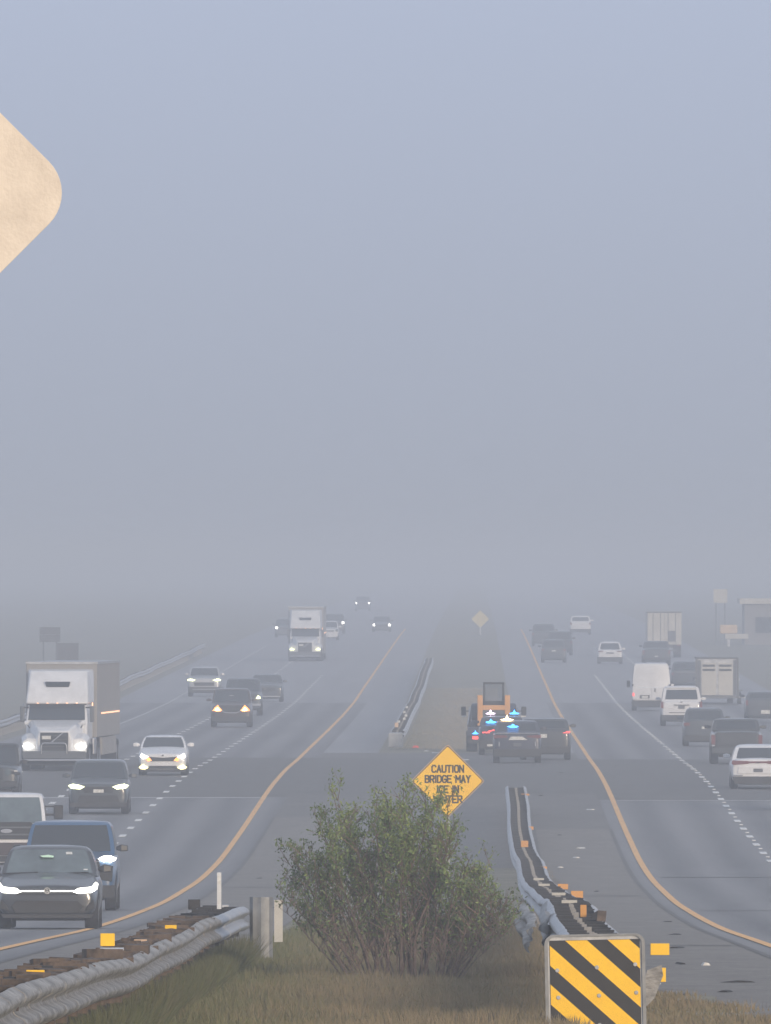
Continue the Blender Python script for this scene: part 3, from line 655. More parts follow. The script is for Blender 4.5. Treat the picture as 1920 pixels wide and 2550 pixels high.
    # cab, windshield and high sleeper roof
    MB().loft([[(-1.10, o + 1.72, 0.9), (1.10, o + 1.72, 0.9), (1.16, o + 4.3, 0.9), (-1.16, o + 4.3, 0.9)],
               [(-1.10, o + 1.75, 1.80), (1.10, o + 1.75, 1.80), (1.16, o + 4.3, 1.80), (-1.16, o + 4.3, 1.80)],
               [(-1.04, o + 2.15, 2.38), (1.04, o + 2.15, 2.38), (1.16, o + 4.3, 2.38), (-1.16, o + 4.3, 2.38)]]).build('cab', m, root, smooth=30, bevel=0.05)
    MB().loft([[(-1.02, o + 1.70, 1.80), (1.02, o + 1.70, 1.80), (1.02, o + 1.85, 1.80), (-1.02, o + 1.85, 1.80)],
               [(-0.98, o + 2.08, 2.36), (0.98, o + 2.08, 2.36), (0.98, o + 2.3, 2.36), (-0.98, o + 2.3, 2.36)]]).build('windshield', M['glass'], root, bevel=0.02)
    MB().loft([[(-1.12, o + 1.98, 2.37), (1.12, o + 1.98, 2.37), (1.2, o + 4.5, 2.37), (-1.2, o + 4.5, 2.37)],
               [(-1.10, o + 2.10, 2.62), (1.10, o + 2.10, 2.62), (1.2, o + 4.5, 2.62), (-1.2, o + 4.5, 2.62)],
               [(-1.05, o + 2.62, 3.20), (1.05, o + 2.62, 3.20), (1.2, o + 4.5, 3.20), (-1.2, o + 4.5, 3.20)],
               [(-1.02, o + 3.05, roof_h - 0.06), (1.02, o + 3.05, roof_h - 0.06), (1.18, o + 4.5, roof_h), (-1.18, o + 4.5, roof_h)]]).build('sleeper_roof', m, root, smooth=28, bevel=0.06)
    MB().prism([(-0.40, 2.97), (0.40, 2.97), (0.46, 3.17), (-0.46, 3.17)], o + 2.40, o + 2.75).build('roof_window', M['glass'], root, bevel=0.02)
    MB().box(-1.06, 1.06, o + 1.93, o + 1.98, 2.335, 2.375).build('sun_visor', M['plastic'], root)
    for k in range(5): MB().box(-0.72 + k * 0.35, -0.66 + k * 0.35, o + 1.95, o + 2.0, 2.385, 2.41).build('roof_lamp', M['marker'], root)
    MB().box(-1.10, 1.10, o + 4.3, o + 8, 0.9, 1.12).build('chassis', M['plastic'], root)
    # box trailer
    t = MB().box(-1.28, 1.28, o + 5.1, o + 21.6, 1.15, trailer_h).build('trailer_box', M['trailer_grey'], root, bevel=0.03)
    MB().box(-1.30, 1.30, o + 5.06, o + 21.64, trailer_h - 0.07, trailer_h + 0.012).build('trailer_top_rail', M['steel'], root)
    MB().box(1.20, 1.30, o + 8.5, o + 18.5, 0.5, 1.12).build('side_skirt', M['trailer_grey'], root)
    MB().box(1.281, 1.30, o + 8, o + 21, 1.98, 2.03).build('marker_strip', M['marker'], root)
    MB().box(-1.0, 1.0, o + 18.5, o + 21.4, 0.75, 1.13).build('bogie', M['plastic'], root)
    return root
semi('white_semi_truck', 'white semi truck with tall sleeper cab and bull bar, nearer of the two oncoming trucks', -14.75, 646, -0.030)
semi('far_semi_truck', 'far white semi truck fading into the fog, with greenish headlights', -12.4, 1316, -0.004, lamp='head_green', roof_h=3.75, trailer_h=3.95, bullbar=False)

# --- away, right carriageway
v, P = car('sedan', 'white_fastback', 'white sedan with full-width dark red tail lamp bar, by the right picture edge', 'car',
  9.34, 598, True, 'paint_white', AWAY, width=1.84, height=1.43,
  rear=[('tail_lamp', 'red_dim', [(0.34, 0.84), (0.90, 0.80), (0.96, 0.86), (0.92, 0.95), (0.34, 0.93)], True, 0.02, 0.2),
        ('lamp_bar', 'red_dim', rect(-0.36, 0.36, 0.86, 0.92), False, 0.015),
        ('badge', 'plastic', disc(0, 0.875, 0.05, 0.92, 10, 0.022), False, 0.04),
        ('number_plate', 'sign_back', rect(-0.17, 0.17, 0.56, 0.68), False, 0.045),
        ('bumper', 'paint_white', [(-0.74, 0.52), (0.74, 0.52), (0.70, 0.74), (-0.70, 0.74)], False, 0.035),
        ('diffuser', 'plastic', [(-0.84, 0.16), (0.84, 0.16), (0.93, 0.42), (-0.93, 0.42)], False, 0.03, 0.3),
        ('exhaust_trim', 'chrome', rect(0.55, 0.88, 0.44, 0.48), True, 0.04)])
v, P = car('pickup', 'black_pickup', 'dark pickup with shiny tail lamp bezels, just ahead of the white sedan', 'pickup truck',
  9.72, 673, True, 'paint_charcoal', AWAY, width=1.92, height=1.66,
  rear=[('tailgate', 'paint_charcoal', rect(-0.78, 0.78, 0.70, 1.18), False, 0.03),
        ('tail_lamp', 'red_dim', [(0.84, 0.72), (0.99, 0.74), (0.99, 1.08), (0.84, 1.08)], True, 0.03, 0.2),
        ('lamp_bezel', 'chrome', rect(0.86, 0.98, 0.66, 0.72), True, 0.04), ('lamp_bezel', 'chrome', rect(0.86, 0.98, 1.08, 1.13), True, 0.04),
        ('bumper', 'paint_slate', rect(-0.96, 0.96, 0.40, 0.60), False, 0.10, 0.3)])
v, P = car('crossover', 'dark_crossover', 'dark crossover with a small white rear plate, between the white SUV and the dark pickup', 'car',
  9.50, 751, True, 'paint_slate', AWAY, width=1.80, height=1.56,
  rear=[('number_plate', 'plate', rect(-0.13, 0.13, 0.72, 0.82), False, 0.04), ('tail_lamp', 'red_dim', [(0.66, 0.86), (0.95, 0.84), (0.97, 0.98), (0.7, 0.98)], True, 0.02),
        ('bumper_lip', 'plastic', rect(-0.94, 0.94, 0.22, 0.44), False, 0.02)], rails=True)
v, P = car('suv', 'white_suv', 'white full-size SUV with dark tail lamps, right behind the white van', 'car',
  9.80, 861, True, 'paint_white', AWAY, width=2.0, height=1.86,
  rear=[('tail_lamp', 'red_dim', [(0.86, 0.84), (0.99, 0.86), (0.99, 1.16), (0.88, 1.16)], True, 0.03, 0.2),
        ('number_plate', 'sign_back', rect(-0.15, 0.15, 0.82, 0.96), False, 0.045),
        ('plate_recess', 'paint_grey', rect(-0.36, 0.36, 0.97, 1.02), False, 0.035), ('badge', 'chrome', disc(0, 1.14, 0.06, 1.0, 10, 0.03), False, 0.04),
        ('bumper_lip', 'plastic', rect(-0.95, 0.95, 0.28, 0.52), False, 0.02), ('step_pad', 'grille', rect(-0.6, 0.6, 0.62, 0.65), False, 0.03)])
g = Green(P); g.pane(g.rear, -0.88, 0.88, 0.90, 0.99, 8, 2, 0.10).build('spoiler', M['paint_white'], v)
v, P = car('van', 'white_van', 'white high-roof cargo van seen from behind, ahead of the white SUV', 'van',
  9.30, 957, True, 'paint_white', AWAY,
  rear=[('rear_door', 'paint_white', rect(-0.96, -0.01, 0.62, 1.22), False, 0.04), ('rear_door', 'paint_white', rect(0.01, 0.96, 0.62, 1.22), False, 0.04),
        ('tail_lamp', 'red_on', rect(0.88, 0.97, 0.78, 0.96), True, 0.05, 0.2), ('number_plate', 'plate', rect(0.18, 0.50, 0.68, 0.80), False, 0.06),
        ('plate_frame', 'plastic', rect(0.10, 0.60, 0.66, 0.84), False, 0.05), ('hinge', 'plastic', rect(0.93, 1.0, 1.30, 1.42), True, 0.05),
        ('bumper', 'plastic', rect(-0.98, 0.98, 0.24, 0.56), False, 0.06, 0.3), ('door_handle', 'plastic', rect(-0.21, -0.15, 1.0, 1.20), False, 0.06)])
MB().box(0.12, 0.30, 1.5, 1.6, 1.25, 1.6).build('mirror', M['plastic'], v).location = (1.0, 0, 0)
car('sedan', 'far_white_sedan', 'white car alone in the fog left of the big box trailer, seen from behind', 'car',
  9.60, 1293, True, 'paint_white', AWAY, height=1.56,
  rear=[('tail_lamp', 'red_dim', rect(0.55, 0.92, 0.86, 0.93), True, 0.03), ('number_plate', 'paint_grey', rect(-0.3, 0.3, 0.72, 0.82), False, 0.03), ('bumper_lip', 'plastic', rect(-0.96, 0.96, 0.15, 0.48), False, 0.03)])
car('crossover', 'lane_dark_car', 'dark car between the white van and the livestock trailer', 'car',
  12.8, 1100, True, 'paint_slate', AWAY, height=1.6, rear=[('lamp_bar', 'chrome', rect(-0.8, 0.8, 0.96, 0.99), False, 0.03), ('tail_lamp', 'red_dim', rect(0.8, 0.96, 0.8, 0.94), True, 0.03)])
car('suv', 'edge_dark_suv', 'dark SUV in the outer lane at the right picture edge, with a pale rear plate', 'car',
  14.10, 880, True, 'paint_slate', AWAY, width=2.0, height=1.50,
  rear=[('number_plate', 'plate', rect(-0.22, 0.22, 0.44, 0.62), False, 0.05), ('tail_lamp', 'red_dim', rect(0.84, 0.96, 0.85, 1.1), True, 0.03), ('sticker', 'plate', rect(-0.82, -0.5, 1.22, 1.28), False, -0.12, 0.3)])
car('crossover', 'clipped_dark_car', 'dark car almost wholly outside the right picture edge, behind the white fastback sedan', 'car',
  10.14, 559, True, 'paint_black', AWAY, width=1.86, mirrors=False, rear=[('tail_lamp', 'red_dim', rect(0.78, 0.94, 0.85, 1.0), True, 0.03)])
car('crossover', 'left_lane_car', 'dark car fading in the fog, nearest of three beside the right yellow line', 'car',
  5.62, 1304, True, 'paint_slate', AWAY, height=1.65, rear=[('tail_lamp', 'red_dim', rect(0.75, 0.95, 0.85, 1.0), True, 0.03), ('number_plate', 'plate', rect(-0.16, 0.16, 0.8, 0.9), False, 0.03)])
car('suv', 'middle_fog_car', 'dark SUV fading in the fog, second of three beside the right yellow line', 'car',
  6.40, 1375, True, 'paint_slate', AWAY, rear=[('tail_lamp', 'red_dim', rect(0.8, 0.95, 0.9, 1.1), True, 0.03)])
car('suv', 'last_fog_car', 'barely visible dark SUV, farthest of three beside the right yellow line', 'car',
  5.55, 1480, True, 'paint_slate', AWAY, rear=[('tail_lamp', 'red_dim', rect(0.8, 0.95, 0.9, 1.1), True, 0.03)])
car('suv', 'far_white_suv', 'farthest white SUV, a pale shape in the fog on the right carriageway', 'car',
  9.5, 1640, True, 'paint_white', AWAY, height=1.7, rear=[('tail_lamp', 'red_dim', rect(0.8, 0.95, 0.9, 1.1), True, 0.03), ('bumper_lip', 'plastic', rect(-0.95, 0.95, 0.28, 0.52), False, 0.02)])
car('pickup', 'fog_pickup', 'dark pickup in the fog just below and left of the big box trailer', 'pickup truck',
  12.75, 1276, True, 'paint_slate', AWAY, width=2.0, height=1.7, rear=[('tail_lamp', 'red_dim', rect(0.84, 0.98, 0.8, 1.1), True, 0.03), ('number_plate', 'plate', rect(-0.12, 0.12, 0.62, 0.7), False, 0.1), ('bumper', 'plastic', rect(-0.95, 0.95, 0.4, 0.58), False, 0.08)])

def box_truck(name, label, x, y, body_m, top, bottom, w=1.28, L=16.0):
    root = place(name, label, 'truck', x, y, L, True, AWAY)
    e = L / 2
    MB().box(-w, w, -L / 2 + 3, e - 0.05, bottom, top).build('trailer_box', M[body_m], root, bevel=0.02)
    MB().box(-w - 0.02, w + 0.02, e - 0.10, e + 0.005, top - 0.08, top + 0.02).build('door_header', M['steel_dark'], root)
    for sg in (-1, 1):
        d = MB().box(sg * 0.02, sg * (w - 0.05), e - 0.05, e - 0.01, bottom + 0.03, top - 0.09).build('rear_door', M[body_m], root, bevel=0.01)
        for k in (0.18, 0.62):
            MB().tube((sg * (w * k + 0.05), e + 0.01, bottom + 0.02), (sg * (w * k + 0.05), e + 0.01, top - 0.1), 0.02, 0.02, 6).build('lock_rod', M['steel_dark'], d)
        MB().box(sg * (w - 0.34), sg * (w - 0.04), e - 0.02, e + 0.02, bottom - 0.16, bottom - 0.06).build('tail_lamp', M['red_dim'], root)
        MB().box(sg * (w - 0.62), sg * (w - 0.02), e - 0.7, e - 0.66, 0.25, 0.95).build('mud_flap', M['rubber'], root)
        for yy in (e - 1.3, e - 2.6): add_wheel(root, sg * (w - 0.30), yy, 0.5, 0.56)
        add_wheel(root, sg * (w - 0.2), -L / 2 + 1.2, 0.5, 0.3)
    MB().box(-w, w, e - 0.12, e + 0.02, bottom - 0.05, bottom + 0.02).build('sill', M['cream'], root)
    MB().box(-w * 0.75, w * 0.75, e - 0.15, e - 0.02, 0.48, 0.60).build('underride_bar', M['steel_dark'], root)
    MB().box(-w + 0.1, w - 0.1, -L / 2 + 0.2, -L / 2 + 2.6, 0.6, 2.6).build('cab', M['paint_white'], root, bevel=0.1)
    MB().box(-w * 0.7, w * 0.7, -L / 2 + 1, e - 0.4, 0.75, bottom).build('chassis', M['plastic'], root)
    return root
bt = box_truck('box_trailer', 'tall pale box trailer with two rear doors, above the white van in the outer lane', 14.1, 1352, 'cream', 3.42, 1.02)
MB().box(-0.85, -0.3, 8.0, 8.02, 1.2, 2.0).build('door_sticker', M['paint_grey'], bt)

# livestock trailer towed by a pickup
L = 6.0
lt = place('livestock_trailer', 'grey livestock trailer with two pale rear doors and slat openings, right of the white van', 'trailer', 13.35, 1000, L, True, AWAY)
e = L / 2
MB().box(-1.12, 1.12, -3, e - 0.08, 0.48, 2.55).build('trailer_box', M['steel'], lt, bevel=0.05)
MB().box(-1.18, 1.18, -3.02, e - 0.02, 2.50, 2.60).build('roof', M['steel_dark'], lt, bevel=0.03)
for sg in (-1, 1):
    MB().box(sg * 1.08, sg * 1.20, e - 0.12, e, 0.42, 2.52).build('corner_post', M['steel_dark'], lt)
    d = MB().box(sg * 0.07, sg * 0.86, e - 0.08, e - 0.03, 0.50, 2.30).build('rear_door', M['cream'], lt)
    for k in range(2): MB().box(sg * 0.12, sg * 0.80, e - 0.04, e - 0.015, 1.84 + k * 0.24, 1.96 + k * 0.24).build('slat_opening', M['plastic'], d)
    MB().box(sg * 0.90, sg * 1.06, e - 0.08, e - 0.04, 0.5, 2.45).build('side_panel', M['paint_grey'], lt)
    MB().box(sg * 1.20, sg * 1.24, e - 0.2, e - 0.1, 1.3, 1.42).build('marker_lamp', M['plate'], lt)
    MB().box(sg * 1.0, sg * 1.42, -1.4, 1.4, 0.72, 0.78).build('wheel_fender', M['steel_dark'], lt)
    for yy in (-0.45, 0.45): add_wheel(lt, sg * 1.26, yy, 0.34, 0.2)
MB().box(-1.2, 1.2, e - 0.1, e + 0.05, 0.34, 0.46).build('bumper', M['steel_dark'], lt)
MB().tube((0, -3, 0.5), (0, -4.3, 0.5), 0.06).build('tow_bar', M['steel_dark'], lt)
MB().box(-1.55, -1.22, e - 0.5, e - 0.42, 0.36, 0.44).build('tail_lamp', M['plate'], lt)
car('pickup', 'towing_pickup', 'grey pickup towing the livestock trailer, mostly hidden in front of it', 'pickup truck', 13.35, 1007.6, True, 'paint_grey', AWAY,
    rear=[('tail_lamp', 'red_dim', rect(0.84, 0.98, 0.8, 1.1), True, 0.03), ('bumper', 'chrome', rect(-0.95, 0.95, 0.4, 0.58), False, 0.08)])

# --- emergency vehicles standing on the median shoulder
MED = 'emergency vehicles parked on the median'
v, P = car('suv', 'police_suv', 'dark SUV with chrome belt line and blue strobe in its rear window, nearest parked vehicle', 'car',
  1.55, 678, True, 'paint_navy', MED, width=1.84, height=1.56,
  rear=[('window_trim', 'chrome', rect(-0.86, 0.86, 1.10, 1.13), False, 0.02), ('tail_lamp', 'red_dim', [(0.40, 0.96), (0.95, 0.92), (0.96, 1.05), (0.42, 1.03)], True, 0.02),
        ('applique', 'plate', [(-0.42, 0.86), (0.36, 0.86), (0.26, 0.99), (-0.22, 0.99)], False, 0.04),
        ('number_plate', 'paint_grey', rect(-0.16, 0.16, 0.62, 0.74), False, 0.04),
        ('lamp_trim', 'chrome', rect(0.72, 0.76, 0.62, 0.80), True, 0.03),
        ('bumper_lip', 'plastic', rect(-0.96, 0.96, 0.24, 0.52), False, 0.03)])
g = Green(P)
gp = g.rear
MB().prism([(-0.06, 1.37), (0.06, 1.32), (0.26, 1.32), (0.38, 1.37), (0.24, 1.40), (0.16, 1.47), (0.08, 1.40)], P['L'] / 2 - 0.08, P['L'] / 2 - 0.26).build('strobe', M['blue_on'], v)
MB().prism([(0.22, 1.60), (0.40, 1.53), (0.56, 1.53), (0.74, 1.60), (0.54, 1.66), (0.48, 1.80), (0.42, 1.66)], P['L'] / 2 - 0.5, P['L'] / 2 - 0.6).build('amber_strobe', M['head_warm'], v).location = (-0.10, 0, 0.02)
MB().box(-0.10, 0.10, P['L'] / 2 - 0.6, P['L'] / 2 - 0.5, 1.5, 1.6).build('strobe_base', M['plastic'], v).location = (0.4, 0, 0)
v, P = car('suv', 'black_suv', 'black SUV with roof rails and lit right brake lamp, parked beside the yellow line', 'car',
  2.66, 692, True, 'paint_charcoal', MED, width=1.98, height=1.56, rails=True, yaw=0.0,
  rear=[('tail_lamp', 'red_on', [(-0.66, 1.02), (-0.94, 1.02), (-0.97, 1.09), (-0.86, 1.10)], False, 0.04), ('number_plate', 'plate', rect(-0.06, 0.20, 0.84, 0.98), False, 0.045),
        ('bumper_trim', 'paint_slate', rect(-0.6, 0.6, 0.52, 0.56), False, 0.03), ('bumper_lip', 'plastic', rect(-0.95, 0.95, 0.26, 0.50), False, 0.03)])
# two of the SUV's rear lamps show on its right corner only: the left one is hidden by the neighbour
v, P = car('suv', 'patrol_suv', 'dark patrol SUV with white and blue roof strobes and a red brake strip', 'car',
  1.02, 712, True, 'paint_navy', MED, width=1.86, height=1.50,
  rear=[('brake_strip', 'red_on', [(0.60, 0.90), (0.22, 0.98), (-0.6, 0.99), (-0.6, 1.02), (0.24, 1.03), (0.58, 0.95)], False, 0.04),
        ('brake_lamp', 'red_on', rect(0.50, 0.82, 0.86, 0.91), False, 0.04),
        ('number_plate', 'plate', rect(0.30, 0.62, 0.34, 0.42), False, 0.05), ('bumper_lip', 'plastic', rect(-0.95, 0.95, 0.26, 0.60), False, 0.03)])
lb = MB().box(-0.62, 0.62, 0.3, 0.62, P['H'] + 0.04, P['H'] + 0.09).build('light_bar', M['plastic'], v)
for x0, mt in ((0.44, 'white_on'), (-0.50, 'blue_on')):
    MB().prism([(x0 - 0.20, P['H'] + 0.12), (x0, P['H'] + 0.03), (x0 + 0.20, P['H'] + 0.12), (x0 + 0.05, P['H'] + 0.17), (x0, P['H'] + 0.28), (x0 - 0.05, P['H'] + 0.17)], 0.45, 0.6).build('strobe', M[mt], lb)
MB().prism([(0.64, 1.30), (0.56, 1.25), (0.30, 1.25), (0.20, 1.30), (0.36, 1.33), (0.43, 1.42), (0.50, 1.33)], P['L'] / 2 - 0.24, P['L'] / 2 - 0.10).build('strobe', M['blue_on'], v)

L = 7.2
tt = place('flatbed_truck', 'dark flatbed service truck with big side mirrors, carrying the orange skid loader', 'truck', 0.72, 726, L, True, MED)
e = L / 2
MB().box(-1.05, 1.05, -0.6, e, 0.62, 0.98).build('deck', M['paint_navy'], tt, bevel=0.03)
for sg in (-1, 1):
    MB().loft([[(sg * 1.03, e, 0.98), (sg * 1.07, e, 0.98), (sg * 1.07, e, 1.10), (sg * 1.03, e, 1.10)],
               [(sg * 0.92, -0.6, 0.98), (sg * 0.98, -0.6, 0.98), (sg * 0.98, -0.6, 1.75), (sg * 0.92, -0.6, 1.75)]]).build('side_board', M['paint_navy'], tt)
    add_wheel(tt, sg * 0.88, e - 1.3, 0.42, 0.45); add_wheel(tt, sg * 0.9, -2.6, 0.42, 0.28)
    MB().box(sg * 1.12, sg * 1.32, -1.5, -1.4, 1.42, 1.78).build('mirror', M['plastic'], tt, bevel=0.03)
    MB().box(sg * 0.9, sg * 1.14, -1.47, -1.43, 1.58, 1.62).build('mirror_arm', M['plastic'], tt)
    MB().box(sg * 1.10, sg * 1.30, -1.38, -1.36, 1.36, 1.41).build('mirror_glass', M['plate'], tt)
    MB().box(sg * 0.62, sg * 0.86, e - 0.02, e + 0.03, 0.50 if sg > 0 else 0.40, 0.62 if sg > 0 else 0.58).build('tail_lamp', M['red_on'], tt)
    MB().prism([(sg * 0.60, 0.72), (sg * 0.74, 0.70), (sg * 0.88, 0.72), (sg * 0.77, 0.78), (sg * 0.74, 0.86), (sg * 0.71, 0.78)], e, e + 0.05).build('strobe', M['blue_on'], tt)
MB().box(-0.95, 0.95, -3.5, -0.8, 0.5, 1.25).build('hood', M['paint_navy'], tt, bevel=0.12)
MB().box(-0.92, 0.92, -2.4, -0.75, 1.2, 1.92).build('cab', M['paint_navy'], tt, bevel=0.10)
MB().box(-0.74, 0.74, -0.76, -0.74, 1.35, 1.78).build('rear_window', M['glass'], tt)
MB().box(-1.0, 1.0, e - 0.1, e + 0.02, 0.34, 0.60).build('bumper', M['plastic'], tt)
# skid loader on the deck (a thing of its own)
yc = 726 + e - 1.0
sk = thing('skid_loader', 'orange skid loader with a dark glazed cab, loaded on the flatbed truck', 'loader', (0.72, 727.6 + 1.2, gz(728.5) + 1.00), (0, 0, math.pi))
for sg in (-1, 1):
    MB().prism([(0, 0)] * 0 + [(sg * 0.44, 0.05), (sg * 0.66, 0.05), (sg * 0.66, 1.28), (sg * 0.44, 1.28)], -0.6, 1.1).build('lift_arm', M['paint_orange'], sk, bevel=0.03)
    for yy in (-0.5, 0.45): add_wheel(sk, sg * 0.60, yy, 0.30, 0.22)
MB().box(-0.44, 0.44, -0.9, 1.05, 0.18, 0.80).build('engine_cover', M['paint_grey'], sk, bevel=0.03)
MB().box(-0.46, 0.46, 1.02, 1.10, 0.68, 0.88).build('rear_crossbar', M['paint_orange'], sk, bevel=0.02)
cb = MB()
for sg in (-1, 1):
    cb.box(sg * 0.34, sg * 0.43, 0.50, 0.60, 0.8, 1.74); cb.box(sg * 0.34, sg * 0.43, -0.6, -0.5, 0.8, 1.74)
cb.box(-0.43, 0.43, -0.62, 0.62, 1.72, 1.80); cb.box(-0.43, 0.43, 0.5, 0.6, 0.8, 1.05)
cb.build('cab_frame', M['plastic'], sk, bevel=0.015)
MB().box(-0.34, 0.34, 0.53, 0.55, 1.05, 1.72).build('cab_window', M['glass_clear'], sk)
MB().box(-0.7, 0.7, -1.6, -1.0, 0.02, 0.5).build('bucket', M['steel_dark'], sk)

# ------------------------------------------------------------------ guard rails
def w_profile():
    pts = [(0.0, -0.155), (0.012, -0.150), (0.070, -0.115), (0.083, -0.085), (0.070, -0.055), (0.012, -0.022), (0.0, 0.0), (0.012, 0.022), (0.070, 0.055), (0.083, 0.085), (0.070, 0.115), (0.012, 0.150), (0.0, 0.155)]
    return pts
def rail_mesh(name, L, out, mat, crumple=0.0, seed=0, nseg=4, sag=0.0):
    r = random.Random(seed); pts = w_profile(); rings = []
    for k in range(nseg + 1):
        y = L * k / nseg; j = 0 if (crumple == 0) else r.uniform(-crumple, crumple); jz = 0 if crumple == 0 else r.uniform(-crumple, crumple) * 0.8
        a = [(out * (x + j + (r.uniform(-crumple, crumple) * 0.35 if crumple else 0)), y, z + jz) for x, z in pts]
        b = [(out * (x - 0.012 + j), y, z + jz) for x, z in reversed(pts)]
        rings.append(a + b)
    me = MB().loft(rings).mesh(name, 55); me.materials.append(mat); return me
def guardrail(root, xc, w, y0, y1, rail_m, block_m, post_m, seg=3.81, single=0, crumple=0.0, wob=0.04, top=0.75, seed=1, post_every=1, variants=3, late=None):
    h = top - 0.155
    out_r = [rail_mesh('rail_panel', seg + 0.12, 1, rail_m, crumple, seed * 10 + k, nseg=1 if not crumple else 5) for k in range(variants)]
    out_l = [rail_mesh('rail_panel', seg + 0.12, -1, rail_m, crumple, seed * 20 + k, nseg=1 if not crumple else 5) for k in range(variants)]
    pm = MB().box(-0.04, 0.04, -0.075, 0.075, -0.3, top - 0.01).mesh('post'); pm.materials.append(post_m)
    bw = w / 2 - 0.083 - 0.045 if not single else 0.14
    bm_ = MB().box(0, bw, -0.075, 0.075, top - 0.36, top + 0.01).mesh('blockout'); bm_.materials.append(block_m)
    bml = MB().box(-bw, 0, -0.075, 0.075, top - 0.36, top + 0.01).mesh('blockout'); bml.materials.append(block_m)
    r = random.Random(seed); y = y0; k = 0
    def redo(me, m):
        q = me.copy(); q.materials.clear(); q.materials.append(m); return q
    if late:      # (distance, beam material, block material) of the newer far stretch
        new_r = rail_mesh('rail_panel', seg + 0.12, 1, late[1]); new_l = rail_mesh('rail_panel', seg + 0.12, -1, late[1])
        nb, nbl, npm = redo(bm_, late[2]), redo(bml, late[2]), redo(pm, M['wood_dark'])
    while y < y1 - 0.5:
        if late and y > late[0]:
            out_r = [new_r] * variants; out_l = [new_l] * variants; bm_, bml, pm = nb, nbl, npm
        wx = wob * (math.sin(y * 0.045 + seed) + 0.25 * math.sin(y * 0.11)); wz = wob * 0.9 * (math.sin(y * 0.07 + 2 * seed) + 0.4 * math.sin(y * 0.23))
        z = gz(y); s = math.atan((gz(y + seg) - z) / seg)
        dz1 = wob * 0.9 * (math.sin((y + seg) * 0.07 + 2 * seed) + 0.4 * math.sin((y + seg) * 0.23)) - wz
        dx1 = wob * (math.sin((y + seg) * 0.045 + seed) + 0.25 * math.sin((y + seg) * 0.11)) - wx
        for sg in ((1, -1) if not single else (single,)):
            me = (out_r if sg > 0 else out_l)[k % variants]
            o = link('rail_panel', me, root)
            o.location = (xc + wx + sg * ((w / 2 - 0.083) if not single else 0.18), y, z + h + wz)
            o.rotation_euler = (s + math.atan(dz1 / seg), 0, -math.atan(dx1 / seg) + (r.uniform(-0.0012, 0.0012)))
            b = link('blockout', bm_ if sg > 0 else bml, root); b.location = (xc + wx + sg * 0.042, y + 0.2, z + wz + r.uniform(-0.012, 0.012))
            b.rotation_euler = (0, 0, r.uniform(-0.06, 0.06))
        if k % post_every == 0:
            p = link('post', pm, root); p.location = (xc + wx, y + 0.2, z + wz * 0.8 + r.uniform(-0.02, 0.03))
        y += seg; k += 1

GR = 'guard rails along the carriageways'
gl = thing('guard_rail', 'weathered double guard rail with brown wooden blocks in the bottom left corner', 'guard rail', (0, 0, 0), group=GR)
guardrail(gl, -3.20, 0.62, 92, 226, M['steel_old'], M['wood'], M['wood_dark'], seg=3.81, crumple=0.003, seed=3, wob=0.036, variants=7, post_every=1, late=(203, M['steel'], M['wood_dark']))
# spare planks and packers lying between the beams
r = random.Random(5)
pk = [MB().box(-0.18, 0.18, -0.07, 0.07, -0.03, 0.03).mesh('packer_block') for _ in range(1)][0]; pk.materials.append(M['wood'])
for k in range(110):
    y = r.uniform(110, 205); o = link('packer_block', pk, gl)
    o.location = (-3.20 + r.uniform(-0.14, 0.14), y, gz(y) + 0.73 + r.uniform(-0.05, 0.035)); o.rotation_euler = (r.uniform(-0.1, 0.1), r.uniform(-0.12, 0.12), r.uniform(-0.5, 0.5)); o.scale = (r.uniform(0.4, 0.9), r.uniform(0.6, 1.6), r.uniform(0.6, 1.4))
# bull nose at the far end: an upright curl of corrugated beam
nose = MB(); rings = []
for k in range(25):
    a = math.pi * 2 * k / 24
    rr = 0.135 + 0.012 * math.cos(a * 8)
    rings.append((rr * math.cos(a), rr * math.sin(a)))
nz0 = gz(229)
nm = MB().loft([[(-2.72 + a, 229 + b, nz0 + z) for a, b in rings[:-1]] for z in (0.0, 0.4, 0.86, 0.88)])
nm.build('end_nose', M['steel_mid'], gl, smooth=60)
MB().box(-2.60, -2.49, 233.0, 233.03, gz(233) + 0.28, gz(233) + 0.82).build('marker_board', M['cream'], gl)
MB().box(-3.20, -3.12, 228, 228.3, gz(228) + 0.70, gz(228) + 0.78).build('end_cap', M['steel'], gl)
# reflectors
def reflector(x, y, zt, w, h, m, parent, tilt=0.0):
    o = MB().box(-w / 2, w / 2, -0.012, 0.012, 0, h).build('reflector', M[m], parent, bevel=0.004)
    o.location = (x, y, gz(y) + zt); o.rotation_euler = (tilt, 0, 0)
    return o
reflector(-3.20, 157, 0.80, 0.125, 0.11, 'sheet_yellow', gl)
MB().box(-0.10, 0.10, -0.5, 0.1, 0, 0.02).build('reflector_base', M['white_plastic'], gl).location = (-3.16, 157, gz(157) + 0.765)
reflector(-3.12, 128, 0.74, 0.13, 0.05, 'sheet_yellow', gl)
reflector(-3.14, 186, 0.77, 0.12, 0.04, 'sheet_yellow', gl)
reflector(-3.10, 167, 0.77, 0.12, 0.025, 'sign_edge', gl)
reflector(-3.46, 222, 0.76, 0.15, 0.125, 'sheet_black', gl)

dl = thing('delineator_post', 'slim white delineator post standing in the end of the left guard rail', 'post', (-3.14, 221, gz(221)))
MB().box(-0.027, 0.027, -0.012, 0.012, 0.45, 1.22).build('post', M['white_plastic'], dl, bevel=0.004)
MB().box(-0.022, 0.022, -0.016, -0.012, 1.08, 1.18).build('reflective_band', M['plate'], dl)

